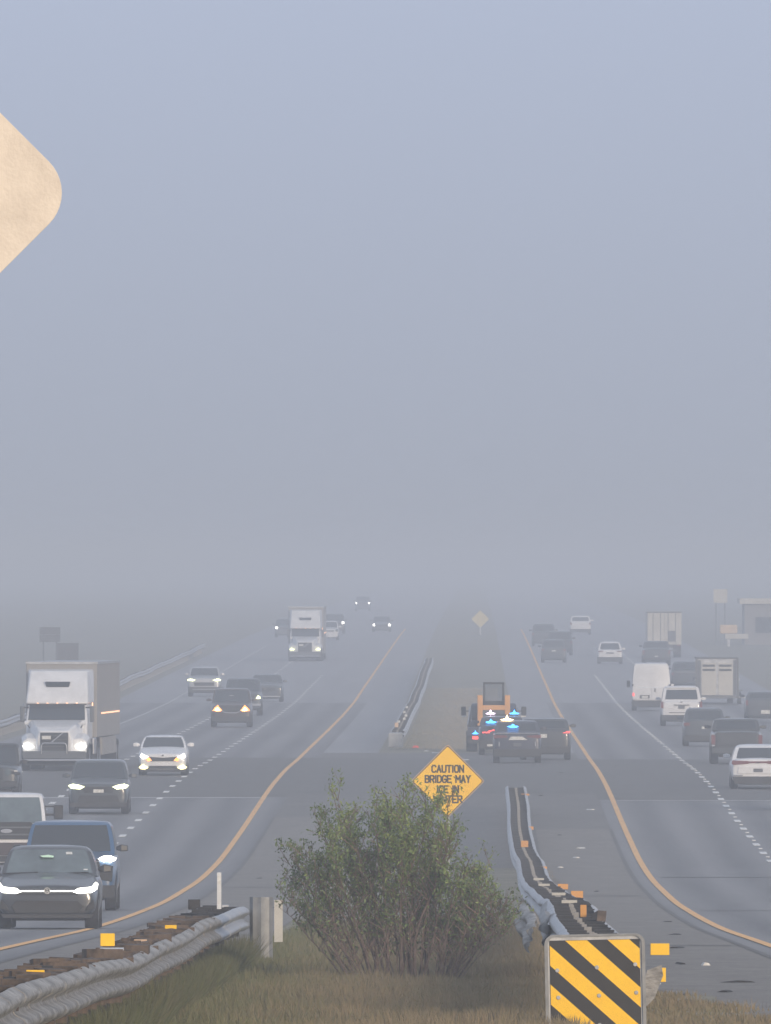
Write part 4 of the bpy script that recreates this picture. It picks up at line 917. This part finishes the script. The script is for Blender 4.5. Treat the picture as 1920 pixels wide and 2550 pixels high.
gr = thing('guard_rail', 'double guard rail with orange reflectors running up the median behind the striped panel', 'guard rail', (0, 0, 0), group=GR)
guardrail(gr, 1.22, 0.66, 166, 560, M['steel'], M['wood_dark'], M['post'], seg=3.81, seed=2, wob=0.030, variants=2)
for y, m_, w_, h_ in ((548, 'sheet_orange', 0.24, 0.06), (492, 'sheet_orange', 0.14, 0.09), (452, 'sheet_orange', 0.18, 0.16), (400, 'sheet_orange', 0.15, 0.09), (330, 'sheet_orange', 0.19, 0.10), (284, 'sheet_orange', 0.19, 0.11), (205, 'sheet_orange', 0.07, 0.14)):
    reflector(1.20 + (0.30 if y not in (452, 205) else 0.02) + (0.09 if y < 350 and y > 210 else 0), y, 0.68 if y not in (452, 205) else 0.78, w_, h_, m_, gr)
for y in (345, 318, 262, 232): reflector(1.20, y, 0.785, 0.20, 0.04, 'cream', gr)
# bent old beam at its near left side
cm = rail_mesh('bent_panel', 7.0, -1, M['steel_old'], 0.03, 77, 6)
o = link('bent_panel', cm, gr); o.location = (0.66, 206, gz(206) + 0.52); o.rotation_euler = (0.02, 0.25, 0.02)
o = link('bent_panel', rail_mesh('bent_panel', 5.0, -1, M['steel_mid'], 0.02, 78, 4), gr); o.location = (0.84, 212, gz(212) + 0.54); o.rotation_euler = (0.03, -0.2, -0.01)
# weathered plank and side bracket near the striped panel
o = MB().box(-0.05, 0.05, 0, 1.6, -0.06, 0.06).build('plank', M['wood'], gr); o.location = (1.42, 204, gz(204) + 0.80); o.rotation_euler = (-0.05, 0.1, 0.03)
reflector(1.66, 163, 0.68, 0.17, 0.105, 'sheet_yellow', gr)
reflector(1.70, 165, 0.42, 0.07, 0.13, 'sheet_yellow', gr)
o = MB().prism([(0.0, 0.0), (0.10, 0.10), (0.20, 0.36), (0.18, 0.48), (0.02, 0.42), (-0.04, 0.2)], 0, 0.02).build('side_bracket', M['steel_old'], gr); o.location = (1.54, 164, gz(164) + 0.20); o.scale = (0.8, 1, 0.8)

gf = thing('guard_rail', 'distant double guard rail left of the median, starting at a blunt grey end box', 'guard rail', (0, 0, 0), group=GR)
guardrail(gf, -3.22, 0.62, 742, 1250, M['steel'], M['wood_dark'], M['post'], seg=3.81, seed=4, wob=0.018, variants=2)
MB().box(-3.56, -2.98, 735.0, 738, gz(737) + 0.12, gz(737) + 0.70).build('end_box', M['pale_stone'], gf, bevel=0.04)
for y in (760, 778, 795, 815, 838, 870): reflector(-3.2 + (0.05 if y % 2 else -0.12), y, 0.8, 0.12, 0.10, 'plate', gf)
reflector(-3.3, 752, 0.8, 0.16, 0.2, 'sign_edge', gf)

go = thing('guard_rail', 'roadside guard rail at the left picture edge behind the white semi truck', 'guard rail', (0, 0, 0), group=GR)
guardrail(go, -21.2, 0.4, 700, 1400, M['steel'], M['wood_dark'], M['post'], seg=3.81, seed=6, single=1, wob=0.03, variants=1)

# ------------------------------------------------------------------ signs
def rounded_diamond(h, r, n=6):
    """outline of a diamond of half diagonal h with corner radius r"""
    pts = []
    d = h - r * math.sqrt(2)
    for q in range(4):
        a0 = q * math.pi / 2; c = (d * math.cos(a0), d * math.sin(a0))
        for k in range(n + 1):
            a = a0 - math.pi / 4 + (math.pi / 2) * k / n
            pts.append((c[0] + r * math.cos(a), c[1] + r * math.sin(a)))
    return pts
def rounded_rect(w, h, r, n=5):
    pts = []
    for cx, cz, a0 in ((w / 2 - r, h / 2 - r, 0), (-w / 2 + r, h / 2 - r, 90), (-w / 2 + r, -h / 2 + r, 180), (w / 2 - r, -h / 2 + r, 270)):
        for k in range(n + 1):
            a = math.radians(a0 + 90 * k / n); pts.append((cx + r * math.cos(a), cz + r * math.sin(a)))
    return pts
SY = 424
cs = thing('warning_sign', 'yellow diamond sign reading CAUTION BRIDGE MAY ICE IN WINTER, rising behind the bush', 'sign', (-0.66, SY, gz(SY)))
SC = CAM_Z - 545 / (45000 / SY) - gz(SY)
hd = 0.865
pan = MB().prism([(x, z) for x, z in rounded_diamond(hd, 0.055)], -0.006, 0.0).build('panel', M['sign_edge'], cs); pan.location = (0, 0, SC)
MB().prism([(x, z) for x, z in rounded_diamond(hd - 0.022, 0.05)], -0.010, -0.006).build('border', M['sign_rim'], pan)
MB().prism([(x, z) for x, z in rounded_diamond(hd - 0.050, 0.045)], -0.014, -0.010).build('face', M['sheet_yellow'], pan)
G = {  # stroke letters on a 1 x 1.5 grid
 'C': [[(1, 1.25), (0.75, 1.5), (0.25, 1.5), (0, 1.2), (0, 0.3), (0.25, 0), (0.75, 0), (1, 0.25)]],
 'A': [[(0, 0), (0.5, 1.5), (1, 0)], [(0.2, 0.5), (0.8, 0.5)]], 'U': [[(0, 1.5), (0, 0.3), (0.25, 0), (0.75, 0), (1, 0.3), (1, 1.5)]],
 'T': [[(0, 1.5), (1, 1.5)], [(0.5, 1.5), (0.5, 0)]], 'I': [[(0.5, 0), (0.5, 1.5)]],
 'O': [[(0.25, 0), (0, 0.3), (0, 1.2), (0.25, 1.5), (0.75, 1.5), (1, 1.2), (1, 0.3), (0.75, 0), (0.25, 0)]],
 'N': [[(0, 0), (0, 1.5), (1, 0), (1, 1.5)]], 'B': [[(0, 0), (0, 1.5), (0.7, 1.5), (0.95, 1.3), (0.95, 0.95), (0.7, 0.78), (0, 0.78)], [(0.7, 0.78), (1, 0.55), (1, 0.22), (0.75, 0), (0, 0)]],
 'R': [[(0, 0), (0, 1.5), (0.75, 1.5), (1, 1.3), (1, 0.9), (0.75, 0.7), (0, 0.7)], [(0.5, 0.7), (1, 0)]],
 'D': [[(0, 0), (0, 1.5), (0.65, 1.5), (1, 1.15), (1, 0.35), (0.65, 0), (0, 0)]],
 'G': [[(1, 1.25), (0.75, 1.5), (0.25, 1.5), (0, 1.2), (0, 0.3), (0.25, 0), (0.75, 0), (1, 0.25), (1, 0.7), (0.55, 0.7)]],
 'E': [[(1, 1.5), (0, 1.5), (0, 0), (1, 0)], [(0, 0.78), (0.8, 0.78)]], 'M': [[(0, 0), (0, 1.5), (0.5, 0.6), (1, 1.5), (1, 0)]],
 'Y': [[(0, 1.5), (0.5, 0.75), (1, 1.5)], [(0.5, 0.75), (0.5, 0)]], 'W': [[(0, 1.5), (0.25, 0), (0.5, 1.1), (0.75, 0), (1, 1.5)]]}
WD = {'I': 0.25, 'M': 1.15, 'W': 1.25, ' ': 0.55}
def letter_mesh(ch, cw, chh, sw):
    b = MB(); kx = WD.get(ch, 1.0) * cw; q = 0
    for line in G[ch]:
        pts = [Vector(((x if ch != 'I' else 0.5) * kx, z / 1.5 * chh)) for x, z in line]
        for p, r_ in zip(pts[:-1], pts[1:]):
            d = (r_ - p).normalized(); nn = Vector((-d.y, d.x)) * sw / 2; p = p - d * sw * 0.45; r_ = r_ + d * sw * 0.45
            y_ = -0.016 - q * 0.0004; q += 1
            b.prism([(p.x + nn.x, p.y + nn.y), (r_.x + nn.x, r_.y + nn.y), (r_.x - nn.x, r_.y - nn.y), (p.x - nn.x, p.y - nn.y)], y_, -0.012)
    me = b.mesh('letter'); me.materials.append(M['sheet_black']); return me
for s_, dz, wx in (('CAUTION', 0.285, 0.735), ('BRIDGE MAY', 0.045, 1.05), ('ICE IN', -0.195, 0.50), ('WINTER', -0.430, 0.66)):
    gap = 0.38
    tot = sum(WD.get(c, 1.0) for c in s_) + gap * (len(s_) - 1); cw = wx / tot; x = -wx / 2
    for c in s_:
        if c != ' ':
            o = link('letter', letter_mesh(c, cw, 0.155, 0.036), pan); o.location = (x, 0, dz - 0.075)
        x += (WD.get(c, 1.0) + gap) * cw
MB().box(-0.045, 0.045, 0.002, 0.06, 0, SC + 0.7).build('post', M['steel'], cs)

# back of a diamond sign close to the camera
by = 37.5; bs = 45000 / by
bk = thing('sign_back', 'bare tan metal corner of a diamond sign seen from behind, at the upper left edge', 'sign', (-1.701, by, gz(by)))
pb = MB().prism(rounded_diamond(0.880, 0.092, 10), -0.0015, 0.0015).build('panel', M['alu'], bk, bevel=0.0008)
BZ = CAM_Z + (1400 - 480) / bs - gz(by)
pb.location = (0, 0, BZ)
MB().box(-0.04, 0.04, -0.07, -0.01, 0, BZ + 0.6).build('post', M['steel'], bk)
for z in (-0.4, 0.4): MB().lathe_x([(-0.01, 0.0), (-0.01, 0.012), (0.01, 0.012)], 0.0, -0.072, BZ + z, 8).build('bolt', M['steel_dark'], bk)

# striped hazard panel on the nose of the right rail
hp = thing('hazard_panel', 'yellow and black striped hazard panel with rounded grey rim at the bottom right', 'sign', (1.068, 160, gz(160)), (0, math.radians(-1.2), 0))
TOPZ = CAM_Z - (2333 - 1400) / (45000 / 160) - gz(160)
PW, PH = 0.835, 1.02
fr = MB().prism([(x, z + TOPZ - PH / 2) for x, z in rounded_rect(PW + 0.055, PH + 0.05, 0.085)], 0.0, 0.05).build('frame', M['steel'], hp, bevel=0.012)
rimo = rounded_rect(PW + 0.055, PH + 0.05, 0.085); rimi = rounded_rect(PW - 0.005, PH + 0.012, 0.07)
n = len(rimo)
rm = MB().add([(x, -0.022, z + TOPZ - PH / 2) for x, z in rimo] + [(x, -0.022, z + TOPZ - PH / 2) for x, z in rimi] + [(x, 0.0, z + TOPZ - PH / 2) for x, z in rimo] + [(x, 0.0, z + TOPZ - PH / 2) for x, z in rimi],
   [f for i in range(n) for f in ((i, (i + 1) % n, n + (i + 1) % n, n + i), (i, 2 * n + i, 2 * n + (i + 1) % n, (i + 1) % n), (n + i, n + (i + 1) % n, 3 * n + (i + 1) % n, 3 * n + i))])
rm.build('rim', M['steel_mid'], fr, smooth=30)
face = MB().box(-0.400, 0.400, -0.008, 0.0, TOPZ - PH + 0.02, TOPZ - 0.025).build('panel', M['sheet_black'], hp)
# stripes falling to the right, clipped to the face
def clip(poly, x0, x1, z0, z1):
    for ax, lim, s in ((0, x0, 1), (0, x1, -1), (1, z0, 1), (1, z1, -1)):
        out = []
        for a, b in zip(poly, poly[1:] + poly[:1]):
            ia, ib = (a[ax] - lim) * s >= 0, (b[ax] - lim) * s >= 0
            if ia: out.append(a)
            if ia != ib:
                t = (lim - a[ax]) / (b[ax] - a[ax]); out.append((a[0] + (b[0] - a[0]) * t, a[1] + (b[1] - a[1]) * t))
        poly = out
        if not poly: return poly
    return poly
x0, x1 = -0.398, 0.398; z1 = TOPZ - 0.028; z0 = TOPZ - PH + 0.02
sl = -0.92
for k in range(0, 6):
    top = z1 - 0.04 + 0.69 - k * 0.345      # height of the stripe's upper edge at the left side
    th = 0.178
    poly = [(x0 - 0.1, top + 0.092), (x1 + 0.1, top + sl * (x1 - x0 + 0.1)), (x1 + 0.1, top - th + sl * (x1 - x0 + 0.1)), (x0 - 0.1, top - th + 0.092)]
    poly = clip(poly, x0, x1, z0, z1)
    if len(poly) > 2: MB().prism(poly, -0.011, -0.008).build('stripe', M['sheet_yellow'], face)
for bx, bz in ((-0.335, -0.29), (0.015, -0.27), (0.355, -0.25), (-0.33, -0.53), (0.03, -0.52), (0.36, -0.50), (0.03, -0.78)):
    b = MB().prism([(bx + 0.019 * math.cos(a * math.pi / 5), TOPZ + bz + 0.019 * math.sin(a * math.pi / 5)) for a in range(10)], -0.022, -0.011).build('bolt', M['steel'], hp, bevel=0.004)
for sg in (-1, 1): MB().box(sg * 0.25 - 0.03, sg * 0.25 + 0.03, 0.05, 0.11, 0, TOPZ - 0.1).build('leg', M['steel_dark'], hp)

# far signs on the left
def board(name, label, x, y, w, h, zc, mat, seam=False, posts=True):
    t = thing(name, label, 'sign', (x, y, gz(y)))
    n_ = 2 if seam else 1
    for k in range(n_):
        a = zc - h / 2 + k * h / n_; MB().box(-w / 2, w / 2, -0.03, 0.03, a + 0.01, a + h / n_ - 0.01).build('panel', M[mat], t)
    for sx2 in (-0.32, 0.32): MB().box(sx2 * w - 0.05, sx2 * w + 0.05, 0.03, 0.12, 0, zc + h / 2 - 0.05).build('post', M['sign_back'], t)
    return t
board('road_sign', 'dark two-part road sign in the fog at the far left, the higher of two', -26.4, 1120, 1.28, 0.94, 3.15, 'sign_back', True)
board('road_sign', 'dark square road sign in the fog just above the white semi truck', -22.8, 1010, 1.18, 1.05, 2.85, 'sign_back')
board('roadside_board', 'pale billboard high in the fog above the livestock trailer', 20.3, 1500, 1.15, 1.15, 4.05, 'cream')
fy_ = 1640
fs_ = thing('far_warning_sign', 'faint yellow diamond sign deep in the fog above the median', 'sign', (0.4, fy_, gz(fy_)))
MB().prism([(x, z + 1.45) for x, z in rounded_diamond(0.80, 0.06)], -0.01, 0.0).build('panel', M['haze_paled_yellow'], fs_)
MB().box(-0.05, 0.05, 0.0, 0.06, 0, 1.9).build('post', M['steel'], fs_)
ob = thing('orange_board', 'faint orange advertising board with a pale base, right of the box trailer', 'sign', (20.7, 1480, gz(1480)))
MB().box(-0.72, 0.72, -0.2, 0.2, 1.05, 1.78).build('panel', M['haze_paled_orange'], ob, bevel=0.1)
MB().box(-0.30, 1.6, -0.25, 0.25, 0.62, 1.04).build('base', M['cream'], ob, bevel=0.05)
MB().box(-0.1, 0.1, -0.1, 0.1, 0, 0.62).build('post', M['steel'], ob)
st = thing('roadside_building', 'low dark building with pale roof fascia, faint in fog at the right picture edge', 'building', (29.0, 1500, gz(1500)))
MB().box(-6.7, 9, 0, 14, 0, 3.4).build('wall', M['wall_grey'], st)
MB().box(-7.1, 9.4, -0.5, 14.4, 3.4, 3.85).build('roof', M['cream'], st)
for k in range(4):
    wf = MB().box(-5.9 + k * 3.4, -4.0 + k * 3.4, -0.055, 0.05, 0.9, 2.4).build('window', M['wall_grey'], st)
    MB().box(-5.8 + k * 3.4, -4.1 + k * 3.4, -0.07, -0.05, 1.0, 2.3).build('pane', M['glass'], wf)

# ------------------------------------------------------------------ bush on the median
BX, BY = -0.95, 206
bz0 = gz(BY)
bush = thing('bush', 'tall loose bush with bare brown stems and green leafy top on the grassy median', 'bush', (BX, BY, bz0))
bush.scale = (0.94, 0.94, 1.0)
bark = new_mat('bark', (0.20, 0.150, 0.130), 0.9, color2=(0.085, 0.062, 0.055), scale=12)
twig_m = new_mat('twig', (0.22, 0.160, 0.135), 0.9, var=0.3, scale=5)
def leaf_mat():
    m = bpy.data.materials.new('leaf'); m.use_nodes = True; nt = m.node_tree; b = nt.nodes['Principled BSDF']
    at = nt.nodes.new('ShaderNodeAttribute'); at.attribute_name = 'tint'
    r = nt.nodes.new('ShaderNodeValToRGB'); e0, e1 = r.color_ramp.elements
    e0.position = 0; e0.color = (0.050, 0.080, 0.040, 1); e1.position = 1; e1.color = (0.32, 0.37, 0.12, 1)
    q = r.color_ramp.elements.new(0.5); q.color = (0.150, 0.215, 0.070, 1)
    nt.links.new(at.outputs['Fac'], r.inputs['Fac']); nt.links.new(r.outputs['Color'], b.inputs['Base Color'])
    b.inputs['Roughness'].default_value = 0.55; b.inputs['Transmission Weight'].default_value = 0.0
    return m
leaf_m = leaf_mat()
stems = []; twigs = MB(); tips = []
r = random.Random(11)
def crown_top(x):
    # outline of the crown in metres above the ground, x from -1.5 to 1.5
    return float(np.interp(x, [-1.45, -1.25, -1.05, -0.85, -0.6, -0.2, 0.2, 0.6, 0.85, 1.1, 1.3, 1.55], [1.15, 1.75, 1.95, 2.05, 2.35, 2.50, 2.42, 2.20, 1.80, 1.75, 1.35, 0.95]))
for k in range(67):
    tx = -1.42 + 2.95 * ((k * 0.618) % 1.0); ty = r.uniform(-0.9, 0.9)
    bx = tx * 0.42 + r.uniform(-0.12, 0.12) + 0.12; byy = ty * 0.25
    H = crown_top(tx) * r.uniform(0.55, 1.0)
    if k >= 64: tx = 0.50 + 0.2 * (k - 64) / 3; H = r.uniform(2.12, 2.28)
    pts = []
    n_ = 7; wx_ = r.uniform(-0.08, 0.08); wy_ = r.uniform(-0.08, 0.08)
    for i in range(n_ + 1):
        t = i / n_; e_ = t ** 1.15
        pts.append(Vector((bx + (tx - bx) * e_ + wx_ * math.sin(t * 5) + r.uniform(-0.015, 0.015), byy + (ty - byy) * e_ + wy_ * math.sin(t * 4), H * t * (1 - 0.05 * t))))
    m = MB(); r0 = r.uniform(0.008, 0.020)
    rings = []
    for i, p in enumerate(pts):
        rr = r0 * (1 - 0.8 * i / n_)
        rings.append([(p.x + rr * math.cos(a * 1.2566), p.y + rr * math.sin(a * 1.2566), p.z) for a in range(5)])
    m.loft(rings).build('stem', bark, bush, smooth=60)
    stems.append(pts)
    for i in range(2, n_ + 1):
        for q in range(4 if i > 3 else 2):
            p = pts[i - 1].lerp(pts[i], r.random()); ang = r.uniform(0, 2 * math.pi); ln = r.uniform(0.18, 0.5) * (1.1 - 0.5 * i / n_)
            d = Vector((math.cos(ang) * 0.7, math.sin(ang) * 0.7, r.uniform(0.5, 1.4))).normalized(); t1 = p + d * ln
            twigs.tube(p, t1, 0.006, 0.0025, 3)
            tips.append((p, t1, i / n_))
            for _ in range(2):
                p2 = p.lerp(t1, r.uniform(0.3, 0.9)); d2 = (d + Vector((r.uniform(-1, 1), r.uniform(-1, 1), r.uniform(-0.3, 0.8)))).normalized(); t2 = p2 + d2 * ln * 0.6
                twigs.tube(p2, t2, 0.004, 0.002, 3); tips.append((p2, t2, i / n_))
tw = twigs.build('twigs', twig_m, bush); tw['kind'] = 'stuff'
# leaves: narrow quads spread along the twigs, thinner towards the ground
V = []; T = []
for (p, t1, lv) in tips:
    zt = (p.z + t1.z) / 2
    dens = float(np.interp(zt, [0.0, 0.4, 0.8, 1.3, 1.8, 2.6], [0.8, 4.0, 9, 15, 20, 24]))
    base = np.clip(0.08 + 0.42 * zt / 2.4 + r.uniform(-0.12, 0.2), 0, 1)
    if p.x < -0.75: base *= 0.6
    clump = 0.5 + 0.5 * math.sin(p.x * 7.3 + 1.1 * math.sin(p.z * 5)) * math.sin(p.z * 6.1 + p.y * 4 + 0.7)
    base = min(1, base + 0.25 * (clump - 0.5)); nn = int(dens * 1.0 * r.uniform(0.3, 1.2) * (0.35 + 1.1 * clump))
    for _ in range(nn):
        c = p.lerp(t1, r.uniform(0.1, 1.15)) + Vector((r.gauss(0, 0.035), r.gauss(0, 0.035), r.gauss(0, 0.035)))
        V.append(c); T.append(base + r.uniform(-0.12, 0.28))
n = len(V); ctr = np.array([tuple(v_) for v_ in V])
d1 = rng.normal(size=(n, 3)); d1[:, 2] += 0.5; d1 /= np.linalg.norm(d1, axis=1)[:, None]
d2 = np.cross(d1, rng.normal(size=(n, 3))); d2 /= np.linalg.norm(d2, axis=1)[:, None]
ln = rng.uniform(0.013, 0.031, n)[:, None]; wd = ln * rng.uniform(0.30, 0.45, n)[:, None]
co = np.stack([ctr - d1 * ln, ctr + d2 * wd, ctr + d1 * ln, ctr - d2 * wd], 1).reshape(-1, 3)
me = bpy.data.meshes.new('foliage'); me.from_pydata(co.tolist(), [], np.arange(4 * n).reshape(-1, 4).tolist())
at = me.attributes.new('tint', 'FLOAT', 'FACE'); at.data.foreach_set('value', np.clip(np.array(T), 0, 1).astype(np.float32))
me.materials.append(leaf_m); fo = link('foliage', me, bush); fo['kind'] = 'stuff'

# ------------------------------------------------------------------ grass and litter
def grass(name, label, x0, x1, y0, y1, count, hmin, hmax, seed, c=((0.095, 0.125, 0.042), (0.235, 0.185, 0.115)), mask=None):
    g_ = np.random.default_rng(seed)
    x = g_.uniform(x0, x1, count); y = g_.uniform(y0, y1, count)
    if mask is not None:
        k = mask(x, y, g_); x = x[k]; y = y[k]
    n = len(x); z = CAM_Z - _smooth(y)
    patch = np.clip(0.5 + 0.4 * np.sin(x * 1.7 + np.sin(y * 0.21) * 2) * np.sin(y * 0.13 + x * 0.4) + 0.3 * np.sin(x * 5.3 + y * 0.7) * np.sin(y * 0.9 - x * 3.1), 0, 1.2)
    h = g_.uniform(hmin, hmax, n) * (0.6 + 0.7 * patch); w = g_.uniform(0.006, 0.014, n)
    a = g_.uniform(0, math.pi, n); lx = g_.normal(0, 0.35, n) * h; ly = g_.normal(0, 0.35, n) * h
    b0 = np.stack([x - np.cos(a) * w, y - np.sin(a) * w, z], 1); b1 = np.stack([x + np.cos(a) * w, y + np.sin(a) * w, z], 1)
    tp = np.stack([x + lx, y + ly, z + h], 1)
    co = np.stack([b0, b1, tp], 1).reshape(-1, 3)
    me = bpy.data.meshes.new(name)
    me.vertices.add(3 * n); me.vertices.foreach_set('co', co.ravel().astype(np.float32))
    me.loops.add(3 * n); me.loops.foreach_set('vertex_index', np.arange(3 * n, dtype=np.int32))
    me.polygons.add(n); me.polygons.foreach_set('loop_start', np.arange(0, 3 * n, 3, dtype=np.int32)); me.polygons.foreach_set('loop_total', np.full(n, 3, dtype=np.int32))
    me.update(calc_edges=True)
    at = me.attributes.new('tint', 'FLOAT', 'FACE')
    tint = np.clip(0.60 * (1 - np.clip((x + 2.9) / 1.8, 0, 1)) + 0.4 * (1 - patch) * 0.6 + g_.uniform(-0.25, 0.3, n), 0, 1)
    at.data.foreach_set('value', tint.astype(np.float32))
    m = bpy.data.materials.new(name); m.use_nodes = True; nt = m.node_tree; b = nt.nodes['Principled BSDF']; b.inputs['Roughness'].default_value = 0.9
    q = nt.nodes.new('ShaderNodeAttribute'); q.attribute_name = 'tint'; rr = nt.nodes.new('ShaderNodeValToRGB')
    rr.color_ramp.elements[0].color = (*c[1], 1); rr.color_ramp.elements[1].color = (*c[0], 1)
    nt.links.new(q.outputs['Fac'], rr.inputs['Fac']); nt.links.new(rr.outputs['Color'], b.inputs['Base Color'])
    me.materials.append(m); o = link(name, me); tag(o, label, 'grass', kind='stuff'); return o
grass('median_grass', 'short brown and green grass on the median round the bush', -3.05, 1.0, 148, 330, 210000, 0.05, 0.20, 3)
grass('verge_grass', 'dry brown grass at the shoulder beside the striped panel', 1.2, 3.0, 150, 215, 36000, 0.03, 0.12, 4,
      mask=lambda x, y, g_: (x < 2.75 + 0.2 * np.sin(y * 0.5) - np.clip((y - 168) / 30, 0, 1.3) * 1.0 + g_.normal(0, 0.14, len(x))))
grass('rail_weeds', 'thin dry weeds along the paved side of the right guard rail', 1.5, 2.1, 215, 470, 16000, 0.02, 0.10, 5,
      mask=lambda x, y, g_: (x < 1.75 + 0.15 * np.sin(y * 0.09) + np.abs(g_.normal(0, 0.12, len(x)))) & (np.sin(y * 0.11) > -0.6))
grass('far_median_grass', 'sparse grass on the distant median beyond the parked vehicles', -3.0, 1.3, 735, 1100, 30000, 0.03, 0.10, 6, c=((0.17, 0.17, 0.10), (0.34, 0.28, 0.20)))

grass('rail_foot_weeds', 'taller green weeds along the foot of the left guard rail', -3.05, -2.80, 120, 226, 26000, 0.16, 0.42, 8, c=((0.085, 0.105, 0.040), (0.15, 0.12, 0.07)))
r = random.Random(21)
DG = 'scraps lying on the shoulder'
for k, (x, y) in enumerate([(3.0, 207), (2.15, 186), (2.45, 182), (2.7, 196), (2.2, 192), (3.25, 188), (2.6, 230), (2.9, 262), (2.3, 280), (3.3, 300), (3.6, 340), (2.8, 420), (2.4, 520), (-4.6, 262), (-5.1, 330), (-4.2, 380), (-5.4, 450), (-4.7, 610), (2.1, 585), (3.0, 640), (-1.5, 640), (-2.2, 604)]):
    L_ = r.uniform(0.06, 0.20) if k else 0.40; w_ = r.uniform(0.1, 0.5)
    pts = [(-L_ / 2, 0.0), (-L_ / 4, 0.012), (0, 0.022), (L_ / 3, 0.016), (L_ / 2, 0.0)]
    o = MB().prism(pts, -w_ / 2, w_ / 2).build('tyre_scrap', M['rubber']); o.location = (x, y, gz(y) + 0.022); o.rotation_euler = (0, 0, r.uniform(-0.3, 0.3))
    tag(o, 'thin black scrap of tyre rubber lying flat on the grey shoulder', 'debris', DG)
for k, (x, y) in enumerate([(2.05, 205), (2.9, 228), (3.55, 560), (2.9, 500), (2.7, 486), (2.2, 470), (1.9, 300), (3.6, 176), (-0.4, 690), (-0.9, 705), (-1.6, 720), (-2.0, 728)]):
    o = MB().prism([(-0.05, 0), (0.05, 0), (0.03, 0.03), (-0.02, 0.04)], -0.1, 0.1).build('paper_scrap', M['plate']); o.location = (x, y, gz(y) + 0.022); o.rotation_euler = (0, 0, r.uniform(-1, 1))
    if y > 450: o.scale = (1.4, 1.5, 0.8)
    tag(o, 'tiny white scrap of litter lying on the paved median or shoulder', 'litter', 'white litter on the pavement')
o = MB().prism([(-0.16, 0), (0.16, 0), (0.10, 0.08), (-0.06, 0.10)], -0.2, 0.2).build('red_rag', M['red_cloth']); o.location = (-2.48, 744, gz(744) + 0.02)
tag(o, 'small red rag lying right of the blunt guard rail end', 'rag')
